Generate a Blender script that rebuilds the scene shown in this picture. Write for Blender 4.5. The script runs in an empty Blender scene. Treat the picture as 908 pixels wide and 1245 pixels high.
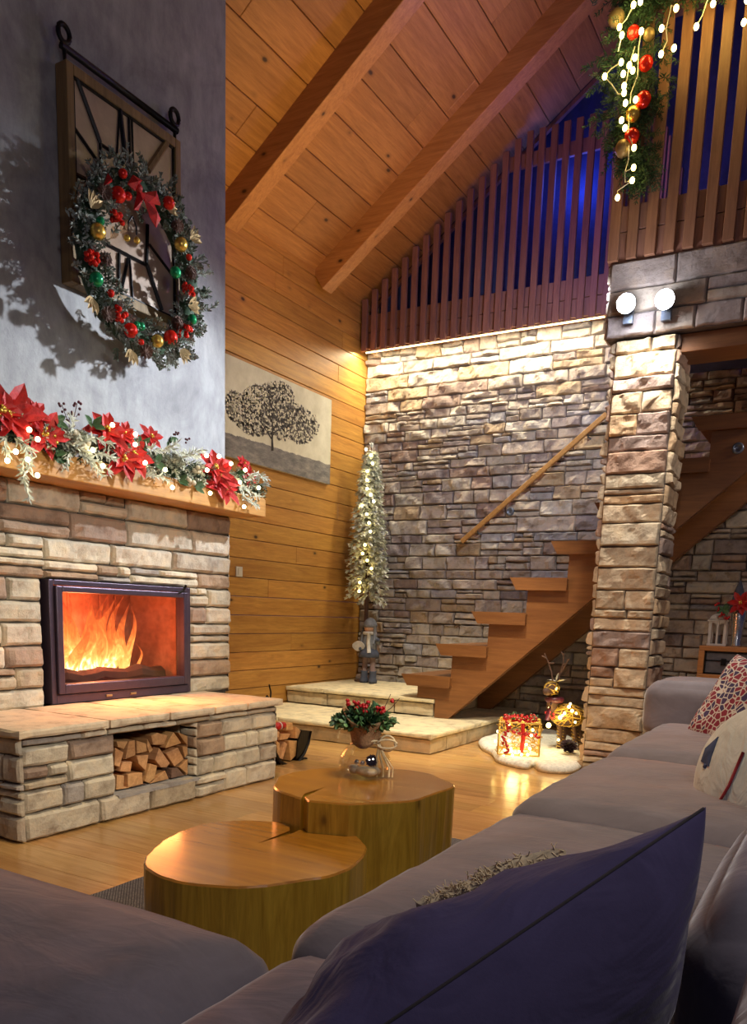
import bpy, bmesh, math, random
import numpy as np
from mathutils import Vector, Matrix, noise

D = bpy.data
SC = bpy.context.scene
C = SC.collection
PI = math.pi

# ------------------------------------------------------------------ camera
CAM = Vector((0, 0, 1.1))
AX, AY, AZ = 0.17141265, 0.03397171, -0.52452438
FPX, PPX, PPY = 978.466, 454.0, 914.78
def _rot():
    cx, sx = math.cos(AX), math.sin(AX); cy, sy = math.cos(AY), math.sin(AY); cz, sz = math.cos(AZ), math.sin(AZ)
    B = np.array([[1, 0, 0], [0, 0, -1], [0, 1, 0.]])
    yaw = np.array([[cz, -sz, 0], [sz, cz, 0], [0, 0, 1]])
    pit = np.array([[1, 0, 0], [0, cx, -sx], [0, sx, cx]])
    rl = np.array([[cy, -sy, 0], [sy, cy, 0], [0, 0, 1]])
    return rl @ pit @ B @ yaw
RC = _rot()
cd = D.cameras.new('camera'); cam = D.objects.new('camera', cd); C.objects.link(cam)
M3 = Matrix((RC[0], -RC[1], -RC[2])).transposed()
cam.matrix_world = Matrix.Translation(CAM) @ M3.to_4x4()
cd.sensor_fit = 'VERTICAL'; cd.sensor_height = 36; cd.sensor_width = 26
cd.lens = FPX * 36 / 1245; cd.shift_y = (PPY - 622.5) / 1245; cd.clip_start = 0.02
SC.camera = cam

def ray(x, y):
    d = RC.T @ np.array([(x - PPX) / FPX, (y - PPY) / FPX, 1]); return Vector(d / np.linalg.norm(d))
def onx(x, y, X):
    d = ray(x, y); return CAM + d * (X / d.x)
def ony(x, y, Y):
    d = ray(x, y); return CAM + d * (Y / d.y)
def onz(x, y, Z=0):
    d = ray(x, y); return CAM + d * ((Z - CAM.z) / d.z)

# ------------------------------------------------------------------ world, exposure
W = D.worlds.new('World'); SC.world = W; W.use_nodes = True
bg = W.node_tree.nodes['Background']; bg.inputs[0].default_value = (0.30, 0.30, 0.62, 1); bg.inputs[1].default_value = 0.08
SC.view_settings.view_transform = 'Standard'; SC.view_settings.look = 'None'
SC.view_settings.exposure = 0.0; SC.view_settings.gamma = 1; SC.view_settings.use_curve_mapping = False

# ------------------------------------------------------------------ lamps of the room and added fills
def lamp(name, kind, loc, power, color, target=None, size=0.1, sizey=None, spot=None, blend=0.5):
    l = D.lights.new(name, kind); o = D.objects.new(name, l); C.objects.link(o)
    o.location = loc; l.energy = power; l.color = color
    if kind == 'AREA':
        l.size = size
        if sizey: l.shape = 'RECTANGLE'; l.size_y = sizey
    else: l.shadow_soft_size = size
    if kind == 'SPOT': l.spot_size = math.radians(spot); l.spot_blend = blend
    if target is not None:
        d = Vector(target) - Vector(loc); o.rotation_euler = d.to_track_quat('-Z', 'Y').to_euler()
    return o
WARM = (1.0, 0.74, 0.42)
NEUT = (1.0, 0.90, 0.76)
COOL = (0.88, 0.93, 1.0)
# the pair of spots high on the column
lamp('spot_beam', 'SPOT', (-1.66, 5.60, 3.20), 560, COOL, (-3.8, 3.45, 1.95), 0.045, spot=58, blend=0.95)
lamp('spot_beam', 'SPOT', (-1.33, 5.55, 3.20), 120, NEUT, (-1.36, 5.75, 0.6), 0.05, spot=110, blend=0.8)
lamp('spot_beam', 'SPOT', (-1.70, 5.66, 3.30), 150, COOL, (-3.1, 8.0, 2.9), 0.05, spot=80, blend=0.9)
lamp('spot_glow', 'POINT', (-1.45, 5.58, 3.12), 9, COOL, None, 0.06)
# warm led strip washing down the rear wall
lamp('led_strip_light', 'AREA', (-3.60, 7.84, 3.85), 50, (1.0, 0.90, 0.64), (-3.60, 8.00, 2.6), 2.60, 0.03)
# ceiling lamps over the seating (above the frame), then added fills
lamp('downlight_beam', 'SPOT', (-1.20, 2.60, 4.6), 430, WARM, (-2.1, 3.4, 0.0), 0.12, spot=78, blend=0.8)
lamp('downlight_beam', 'SPOT', (-2.2, 4.6, 4.7), 950, (1.0, 0.90, 0.66), (-3.35, 6.6, 0.2), 0.10, spot=44, blend=0.8)
lamp('downlight_beam', 'SPOT', (-0.7, 3.6, 3.9), 230, NEUT, (-1.5, 6.1, 0.4), 0.10, spot=54, blend=0.9)
lamp('fill_beam', 'SPOT', (0.9, 2.0, 2.3), 340, (1.0, 0.93, 0.78), (-3.8, 3.3, 0.85), 0.16, spot=46, blend=0.9)  # unseen fill aimed at the fireplace, added to soften shade under the mantel
lamp('fill_glow', 'POINT', (0.7, 1.0, 2.5), 58, (1.0, 0.90, 0.86), None, 0.25)  # added fill that lifts the sofa, cushions and tables
lamp('gallery_fill', 'POINT', (-0.1, 6.55, 2.7), 16, (1.0, 0.85, 0.72), None, 0.08)  # unseen fill added to brighten the console under the gallery
lamp('picture_fill', 'SPOT', (-2.0, 5.2, 3.6), 130, (1.0, 0.86, 0.62), (-4.93, 6.6, 2.6), 0.08, spot=50, blend=0.9)  # unseen fill added to brighten the painting
# up light on the sloped ceiling
lamp('uplight_beam', 'SPOT', (-3.2, 5.6, 3.0), 85, (1.0, 0.60, 0.20), (-4.2, 6.1, 5.0), 0.10, spot=100, blend=0.9)
# blue led of the loft, the last an added violet fill for the slats
lamp('blue_light', 'POINT', (-2.7, 8.20, 5.15), 12, (0.06, 0.12, 1.0), None, 0.25)
lamp('blue_light', 'POINT', (-0.6, 7.6, 4.2), 9, (0.06, 0.09, 0.9), None, 0.1)
lamp('blue_light', 'POINT', (-2.3, 6.7, 4.5), 25, (0.36, 0.24, 1.0), None, 0.15)

# ------------------------------------------------------------------ materials
MATS = {}
class NT:
    def __init__(s, m): s.t = m.node_tree; s.n = s.t.nodes; s.l = s.t.links
    def new(s, typ, **kw):
        x = s.n.new(typ)
        for k, v in kw.items(): setattr(x, k, v)
        return x
    def link(s, a, b): s.l.new(a, b)
def ramp(nt, fac, stops):
    r = nt.new('ShaderNodeValToRGB'); e = r.color_ramp.elements
    while len(e) < len(stops): e.new(0.5)
    for el, (p, c) in zip(e, stops): el.position = p; el.color = (*c, 1)
    nt.link(fac, r.inputs[0]); return r.outputs[0]
def mixc(nt, mode, f, a, b):
    m = nt.new('ShaderNodeMix', data_type='RGBA', blend_type=mode)
    for s, v in ((m.inputs[0], f), (m.inputs[6], a), (m.inputs[7], b)):
        if hasattr(v, 'is_linked'): nt.link(v, s)
        elif isinstance(v, (int, float)): s.default_value = v
        else: s.default_value = (*v, 1)
    return m.outputs[2]
def mp(nt, scale=(1, 1, 1), loc=(0, 0, 0)):
    t = nt.new('ShaderNodeTexCoord'); m = nt.new('ShaderNodeMapping')
    nt.link(t.outputs['Object'], m.inputs[0]); m.inputs['Scale'].default_value = scale; m.inputs['Location'].default_value = loc
    return m.outputs[0]
def noi(nt, vec, scale, detail=4, rough=0.6, dist=0):
    n = nt.new('ShaderNodeTexNoise'); nt.link(vec, n.inputs['Vector'])
    n.inputs['Scale'].default_value = scale; n.inputs['Detail'].default_value = detail
    n.inputs['Roughness'].default_value = rough; n.inputs['Distortion'].default_value = dist
    return n.outputs[0]
def base(name, rough=0.7, metal=0, spec=0.5):
    m = D.materials.new(name); m.use_nodes = True; nt = NT(m); b = nt.n['Principled BSDF']
    b.inputs['Roughness'].default_value = rough; b.inputs['Metallic'].default_value = metal
    b.inputs['Specular IOR Level'].default_value = spec
    MATS[name] = m; return m, nt, b
def bump(nt, b, h, strength, dist=0.01):
    x = nt.new('ShaderNodeBump'); x.inputs['Strength'].default_value = strength; x.inputs['Distance'].default_value = dist
    nt.link(h, x.inputs['Height']); nt.link(x.outputs[0], b.inputs['Normal'])
def plain(name, col, rough=0.6, metal=0, var=0.25, scale=18, bmp=0.15, sheen=0, useattr=False):
    m, nt, b = base(name, rough, metal)
    v = mp(nt); n = noi(nt, v, scale)
    lo = tuple(c * (1 - var) for c in col); hi = tuple(min(1, c * (1 + var)) for c in col)
    c = ramp(nt, n, [(0.3, lo), (0.7, hi)])
    if useattr:
        a = nt.new('ShaderNodeAttribute', attribute_name='Col'); c = mixc(nt, 'MULTIPLY', 1.0, c, a.outputs[0])
    nt.link(c, b.inputs['Base Color'])
    if bmp: bump(nt, b, noi(nt, v, scale * 4), bmp)
    if sheen:
        b.inputs['Sheen Weight'].default_value = sheen; b.inputs['Sheen Roughness'].default_value = 0.4
    return m
def stone_mat(name, bs=0.5, sc=30, tint=(1, 1, 1)):
    m, nt, b = base(name, 0.85, 0, 0.3)
    v = mp(nt); a = nt.new('ShaderNodeAttribute', attribute_name='Col')
    c = ramp(nt, noi(nt, v, 9, 6, 0.65), [(0.30, (0.62, 0.58, 0.56)), (0.5, (1, 1, 1)), (0.72, (1.2, 1.12, 1.0))])
    c = mixc(nt, 'MULTIPLY', 1, c, a.outputs[0]); c = mixc(nt, 'MULTIPLY', 1, c, tint)
    nt.link(c, b.inputs['Base Color'])
    bump(nt, b, noi(nt, v, sc, 8, 0.7), bs, 0.02)
    return m
stone_mat('fire_stone', 0.55, 26)
stone_mat('rear_stone', 0.8, 22)
stone_mat('cap_stone', 0.25, 30)
plain('mortar', (0.10, 0.085, 0.075), 0.95, bmp=0.4)
def plaster():
    m, nt, b = base('grey_plaster', 0.55)
    v = mp(nt)
    n = noi(nt, v, 2.6, 8, 0.65, 0.6)
    c = ramp(nt, n, [(0.28, (0.20, 0.20, 0.215)), (0.46, (0.31, 0.315, 0.33)), (0.62, (0.40, 0.41, 0.42)), (0.8, (0.50, 0.50, 0.49))])
    s = ramp(nt, noi(nt, mp(nt, (1, 1, 0.4)), 14, 6, 0.7), [(0.35, (0.80, 0.80, 0.82)), (0.6, (1.05, 1.05, 1.05))])
    nt.link(mixc(nt, 'MULTIPLY', 1, c, s), b.inputs['Base Color'])
    bump(nt, b, noi(nt, v, 20, 8, 0.7), 0.35, 0.01)
plaster()
def wood(name, c1, c2, axis, rough=0.45, grain=1.0, knots=True, useattr=True, coat=0, knot_col=(0.055, 0.022, 0.008), gs=1.0):
    m, nt, b = base(name, rough)
    s = [9.0, 9.0, 9.0]; s[axis] = 0.7
    v = mp(nt, tuple(x * gs for x in s))
    a = nt.new('ShaderNodeAttribute', attribute_name='Col')
    sh = nt.new('ShaderNodeVectorMath', operation='ADD'); nt.link(v, sh.inputs[0])
    mul = nt.new('ShaderNodeVectorMath', operation='MULTIPLY'); nt.link(a.outputs[0], mul.inputs[0]); mul.inputs[1].default_value = (37, 53, 41)
    nt.link(mul.outputs[0], sh.inputs[1])
    vv = sh.outputs[0] if useattr else v
    n = noi(nt, vv, 1.6, 6, 0.6, 1.6 * grain)
    c = ramp(nt, n, [(0.28, c1), (0.5, tuple((p + q) / 2 for p, q in zip(c1, c2))), (0.72, c2)])
    n2 = noi(nt, vv, 9, 4, 0.7, 0.5)
    c = mixc(nt, 'MULTIPLY', 0.45, c, ramp(nt, n2, [(0.35, (0.62, 0.58, 0.5)), (0.6, (1, 1, 1))]))
    if useattr: c = mixc(nt, 'MULTIPLY', 1, c, a.outputs[0])
    if knots:
        ks = [3.4, 3.4, 3.4]; ks[axis] = 1.9
        vo = nt.new('ShaderNodeTexVoronoi'); nt.link(mp(nt, tuple(ks), (0.31, 0.17, 0.23)), vo.inputs['Vector'])
        vo.inputs['Scale'].default_value = 1.45; vo.inputs['Randomness'].default_value = 1.0
        k = ramp(nt, vo.outputs['Distance'], [(0.045, (1, 1, 1)), (0.09, (0.25, 0.25, 0.25)), (0.16, (0, 0, 0))])
        c = mixc(nt, 'MIX', k, c, knot_col)
    nt.link(c, b.inputs['Base Color'])
    if coat: b.inputs['Coat Weight'].default_value = coat; b.inputs['Coat Roughness'].default_value = 0.12
    bump(nt, b, n2, 0.15, 0.004)
    return m
wood('wall_board', (0.42, 0.180, 0.034), (0.66, 0.345, 0.075), 1, 0.5)
wood('ceiling_board', (0.36, 0.155, 0.040), (0.56, 0.27, 0.075), 1, 0.55)
wood('beam_wood', (0.40, 0.17, 0.05), (0.58, 0.28, 0.09), 0, 0.5, knots=True)
wood('stair_wood', (0.165, 0.062, 0.020), (0.26, 0.108, 0.034), 0, 0.42, knots=False, grain=0.6)
wood('slat_wood', (0.22, 0.095, 0.070), (0.34, 0.155, 0.105), 2, 0.55, knots=False)
wood('mantel_wood', (0.46, 0.22, 0.06), (0.66, 0.36, 0.11), 1, 0.42, knots=False)
wood('floor_plank', (0.44, 0.24, 0.085), (0.66, 0.40, 0.16), 0, 0.22, knots=False, coat=0.25)
wood('table_top', (0.28, 0.115, 0.012), (0.48, 0.225, 0.026), 0, 0.25, grain=3, knots=False, useattr=False, coat=0.55, gs=0.35)
wood('table_side', (0.50, 0.27, 0.022), (0.82, 0.52, 0.060), 2, 0.35, grain=2.6, knots=True, useattr=False, coat=0.2, gs=0.7)
wood('log_wood', (0.45, 0.22, 0.09), (0.74, 0.44, 0.20), 0, 0.7, knots=False)
wood('cabinet_wood', (0.42, 0.16, 0.05), (0.60, 0.26, 0.08), 0, 0.45, knots=False)
wood('frame_wood', (0.16, 0.10, 0.035), (0.34, 0.22, 0.09), 2, 0.6, knots=False)
plain('bark', (0.16, 0.09, 0.06), 0.9, bmp=0.6)
plain('black_iron', (0.012, 0.012, 0.014), 0.4, 0.6)
plain('stove_steel', (0.075, 0.055, 0.085), 0.35, 0.5, var=0.1)
plain('rug_wool', (0.30, 0.31, 0.33), 0.95, scale=60, var=0.3)
def rug_mat():
    m, nt, b = base('rug_weave', 0.95)
    w = nt.new('ShaderNodeTexBrick'); nt.link(mp(nt, (22, 22, 22)), w.inputs['Vector']); w.inputs['Scale'].default_value = 1.6
    w.inputs['Color1'].default_value = (0.42, 0.43, 0.44, 1); w.inputs['Color2'].default_value = (0.22, 0.23, 0.26, 1); w.inputs['Mortar'].default_value = (0.03, 0.03, 0.045, 1)
    w.inputs['Mortar Size'].default_value = 0.09
    nt.link(w.outputs[0], b.inputs['Base Color']); bump(nt, b, w.outputs[1], -0.5, 0.01)
rug_mat()
def velvet(name, col, rough=0.75, sheen=0.5, wr=7, ws=0.14):
    m, nt, b = base(name, rough, 0, 0.2)
    v = mp(nt)
    n = noi(nt, v, 5, 5, 0.6, 0.6)
    c = ramp(nt, n, [(0.3, tuple(x * 0.82 for x in col)), (0.7, tuple(x * 1.18 for x in col))])
    nt.link(c, b.inputs['Base Color'])
    b.inputs['Sheen Weight'].default_value = sheen; b.inputs['Sheen Roughness'].default_value = 0.35
    h = nt.new('ShaderNodeMath', operation='ADD')
    nt.link(noi(nt, mp(nt, (0.7, 1.3, 1)), wr, 3, 0.5, 1.2), h.inputs[0])
    k = nt.new('ShaderNodeMath', operation='MULTIPLY'); nt.link(noi(nt, v, 260, 2), k.inputs[0]); k.inputs[1].default_value = 0.03
    nt.link(k.outputs[0], h.inputs[1])
    bump(nt, b, h.outputs[0], ws, 0.05)
velvet('sofa_velvet', (0.165, 0.152, 0.185), 0.75, 0.6)
velvet('sofa_grey', (0.17, 0.155, 0.185))
velvet('brown_velvet', (0.105, 0.062, 0.050))
velvet('navy_cloth', (0.066, 0.056, 0.130), 0.9, 0.2, 9, 0.2)
velvet('white_cloth', (0.50, 0.53, 0.53), 0.85, 0.2, 9, 0.35)
plain('red_trim', (0.28, 0.02, 0.03), 0.8)
plain('jute', (0.80, 0.66, 0.42), 0.95, scale=60, var=0.2, bmp=0.04)
plain('burlap', (0.42, 0.25, 0.13), 0.95, scale=140, var=0.35, bmp=0.7)
plain('navy_motif', (0.03, 0.05, 0.13), 0.9)
def pattern_mat():
    m, nt, b = base('patterned_cloth', 0.85)
    v = mp(nt, (1, 1, 1)); vo = nt.new('ShaderNodeTexVoronoi', feature='DISTANCE_TO_EDGE'); nt.link(v, vo.inputs['Vector']); vo.inputs['Scale'].default_value = 31
    vc = nt.new('ShaderNodeTexVoronoi'); nt.link(v, vc.inputs['Vector']); vc.inputs['Scale'].default_value = 31
    sep = nt.new('ShaderNodeSeparateColor'); nt.link(vc.outputs['Color'], sep.inputs[0])
    c = ramp(nt, sep.outputs[0], [(0.0, (0.19, 0.008, 0.025)), (0.60, (0.15, 0.008, 0.03)), (0.66, (0.025, 0.018, 0.07)), (1, (0.04, 0.02, 0.08))])
    e = ramp(nt, vo.outputs['Distance'], [(0.07, (1, 1, 1)), (0.10, (0, 0, 0))])
    nt.link(mixc(nt, 'MIX', e, c, (0.46, 0.43, 0.40)), b.inputs['Base Color'])
pattern_mat()
plain('red_petal', (0.46, 0.010, 0.010), 0.5, var=0.35, scale=30, bmp=0.3)
plain('red_gloss', (0.65, 0.02, 0.01), 0.15, 0.3, var=0.1)
plain('berry_red', (0.40, 0.01, 0.015), 0.25, var=0.2)
plain('berry_dark', (0.075, 0.010, 0.022), 0.4)
plain('berry_cream', (0.55, 0.50, 0.38), 0.5)
plain('gold_gloss', (0.75, 0.50, 0.10), 0.25, 0.7)
plain('gold_matt', (0.34, 0.24, 0.11), 0.45, 0.5)
plain('green_gloss', (0.01, 0.28, 0.10), 0.15, 0.4)
plain('silver', (0.6, 0.62, 0.65), 0.2, 0.9)
plain('needle_green', (0.03, 0.07, 0.035), 0.7, useattr=True)
plain('needle_frost', (0.46, 0.49, 0.44), 0.85, useattr=True, bmp=0)
plain('snow_leaf', (0.82, 0.86, 0.76), 0.85, useattr=True, bmp=0)
plain('leaf_green', (0.06, 0.13, 0.06), 0.45, useattr=True)
plain('cone_brown', (0.16, 0.09, 0.07), 0.7)
plain('cone_dark', (0.045, 0.02, 0.03), 0.6)
plain('twig', (0.09, 0.045, 0.03), 0.8)
plain('twig_gold', (0.50, 0.32, 0.06), 0.4, 0.3)
plain('fur_white', (0.78, 0.76, 0.66), 0.95, scale=40, bmp=0.6)
plain('lantern_white', (0.62, 0.58, 0.54), 0.6, var=0.1)
plain('dark_inside', (0.03, 0.025, 0.03), 0.8)
plain('suitcase_grey', (0.115, 0.105, 0.12), 0.7, var=0.2)
plain('switch_plastic', (0.70, 0.66, 0.55), 0.4, var=0.05, bmp=0)
plain('doll_grey', (0.20, 0.21, 0.24), 0.9)
plain('doll_blue', (0.07, 0.08, 0.12), 0.9)
plain('doll_skin', (0.60, 0.34, 0.22), 0.7)
plain('doll_white', (0.55, 0.52, 0.47), 0.9)
plain('doll_leg', (0.22, 0.15, 0.14), 0.9)
plain('pebble_pale', (0.66, 0.60, 0.48), 0.6, var=0.4, scale=25)
plain('pebble_grey', (0.42, 0.40, 0.38), 0.6, var=0.4, scale=25)
plain('canvas_edge', (0.55, 0.50, 0.38), 0.8)
plain('paint_dark', (0.055, 0.048, 0.045), 0.8, var=0.5, scale=40)
plain('paint_mid', (0.17, 0.15, 0.13), 0.8, var=0.5, scale=40)
plain('paint_light', (0.68, 0.63, 0.48), 0.8)
plain('loft_wall', (0.050, 0.060, 0.16), 0.8, var=0.15)
plain('firebrick', (0.36, 0.17, 0.11), 0.9, var=0.3)
plain('char_wood', (0.06, 0.03, 0.02), 0.9)
plain('blue_metal', (0.16, 0.19, 0.26), 0.3, 0.6)
def canvas_mat():
    m, nt, b = base('painted_canvas', 0.8)
    t = nt.new('ShaderNodeTexCoord'); s = nt.new('ShaderNodeSeparateXYZ'); nt.link(t.outputs['Object'], s.inputs[0])
    n = noi(nt, mp(nt, (1, 1, 1)), 5, 6, 0.7)
    sky = ramp(nt, n, [(0.3, (0.56, 0.52, 0.38)), (0.7, (0.76, 0.72, 0.56))])
    g = ramp(nt, noi(nt, mp(nt, (1, 1, 3)), 7, 8, 0.75), [(0.3, (0.09, 0.085, 0.085)), (0.52, (0.22, 0.205, 0.19)), (0.75, (0.42, 0.38, 0.31))])
    ad = nt.new('ShaderNodeMath', operation='MULTIPLY_ADD'); nt.link(n, ad.inputs[0]); ad.inputs[1].default_value = 0.07; nt.link(s.outputs[2], ad.inputs[2])
    k = nt.new('ShaderNodeMath', operation='LESS_THAN'); nt.link(ad.outputs[0], k.inputs[0]); k.inputs[1].default_value = 0.235
    nt.link(mixc(nt, 'MIX', k.outputs[0], sky, g), b.inputs['Base Color'])
canvas_mat()
def mirror_mat():
    m, nt, b = base('painted_reflection', 0.30)
    v = mp(nt); c = ramp(nt, noi(nt, v, 4, 6, 0.6, 0.8), [(0.3, (0.36, 0.25, 0.19)), (0.7, (0.58, 0.44, 0.34))])  # reflection of the wooden ceiling painted as mottled brown
    nt.link(c, b.inputs['Base Color'])
mirror_mat()
def emit(name, col, s):
    m, nt, b = base(name, 0.5)
    b.inputs['Base Color'].default_value = (*col, 1); b.inputs['Emission Color'].default_value = (*col, 1); b.inputs['Emission Strength'].default_value = s
emit('bulb_warm', (1.0, 0.82, 0.42), 14)
emit('bulb_yellow', (1.0, 0.72, 0.20), 16)
emit('lamp_face', (0.96, 0.98, 1.0), 40)
emit('led_glow', (1.0, 0.80, 0.35), 6)
emit('ember', (1.0, 0.18, 0.02), 3)
def glass(name, rough=0.0, ior=1.45):
    m, nt, b = base(name, rough); b.inputs['Transmission Weight'].default_value = 1; b.inputs['IOR'].default_value = ior
    b.inputs['Base Color'].default_value = (0.96, 0.97, 0.96, 1)

def pane_mat():
    m = D.materials.new('stove_glass'); m.use_nodes = True; nt = NT(m); nt.n.remove(nt.n['Principled BSDF'])
    o = nt.n['Material Output']; t = nt.new('ShaderNodeBsdfTransparent'); g = nt.new('ShaderNodeBsdfGlossy'); g.inputs['Roughness'].default_value = 0.08
    t.inputs[0].default_value = (0.97, 0.9, 0.88, 1)
    x = nt.new('ShaderNodeMixShader'); x.inputs[0].default_value = 0.05; nt.link(t.outputs[0], x.inputs[1]); nt.link(g.outputs[0], x.inputs[2]); nt.link(x.outputs[0], o.inputs[0])
    MATS['stove_glass'] = m
pane_mat()
def thin_glass():
    m = D.materials.new('clear_glass'); m.use_nodes = True; nt = NT(m); nt.n.remove(nt.n['Principled BSDF'])
    o = nt.n['Material Output']; t = nt.new('ShaderNodeBsdfTransparent'); g = nt.new('ShaderNodeBsdfGlossy'); g.inputs['Roughness'].default_value = 0.04
    t.inputs[0].default_value = (0.95, 0.93, 0.88, 1)
    x = nt.new('ShaderNodeMixShader'); x.inputs[0].default_value = 0.10; nt.link(t.outputs[0], x.inputs[1]); nt.link(g.outputs[0], x.inputs[2]); nt.link(x.outputs[0], o.inputs[0])
    MATS['clear_glass'] = m
thin_glass()
def flame_mat():
    m = D.materials.new('flame'); m.use_nodes = True; nt = NT(m); nt.n.remove(nt.n['Principled BSDF'])
    o = nt.n['Material Output']; a = nt.new('ShaderNodeAttribute', attribute_name='Col')
    sp = nt.new('ShaderNodeSeparateColor'); nt.link(a.outputs[0], sp.inputs[0])
    n = noi(nt, mp(nt, (1, 1, 0.55), (0, 0, 0.3)), 13, 4, 0.6, 1.6)
    h = nt.new('ShaderNodeMath', operation='MULTIPLY_ADD'); nt.link(n, h.inputs[0]); h.inputs[1].default_value = 0.75; nt.link(sp.outputs[0], h.inputs[2])
    # h: 0.4 at base .. 1.4 at tip
    c = ramp(nt, h.outputs[0], [(0.30, (1.0, 0.80, 0.42)), (0.46, (1.0, 0.50, 0.12)), (0.68, (1.0, 0.24, 0.045)), (0.95, (0.75, 0.07, 0.02))])
    e = nt.new('ShaderNodeEmission'); nt.link(c, e.inputs[0])
    st = ramp(nt, h.outputs[0], [(0.28, (1, 1, 1)), (0.45, (0.30, 0.30, 0.30)), (0.9, (0.16, 0.16, 0.16))])
    mm = nt.new('ShaderNodeMath', operation='MULTIPLY'); nt.link(st, mm.inputs[0]); mm.inputs[1].default_value = 7.5; nt.link(mm.outputs[0], e.inputs[1])
    t = nt.new('ShaderNodeBsdfTransparent'); x = nt.new('ShaderNodeMixShader')
    al = ramp(nt, h.outputs[0], [(0.50, (0.9, 0.9, 0.9)), (0.78, (0.50, 0.50, 0.50)), (1.0, (0.0, 0.0, 0.0))])
    nt.link(al, x.inputs[0]); nt.link(t.outputs[0], x.inputs[1]); nt.link(e.outputs[0], x.inputs[2]); nt.link(x.outputs[0], o.inputs[0])
    MATS['flame'] = m
flame_mat()

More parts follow.
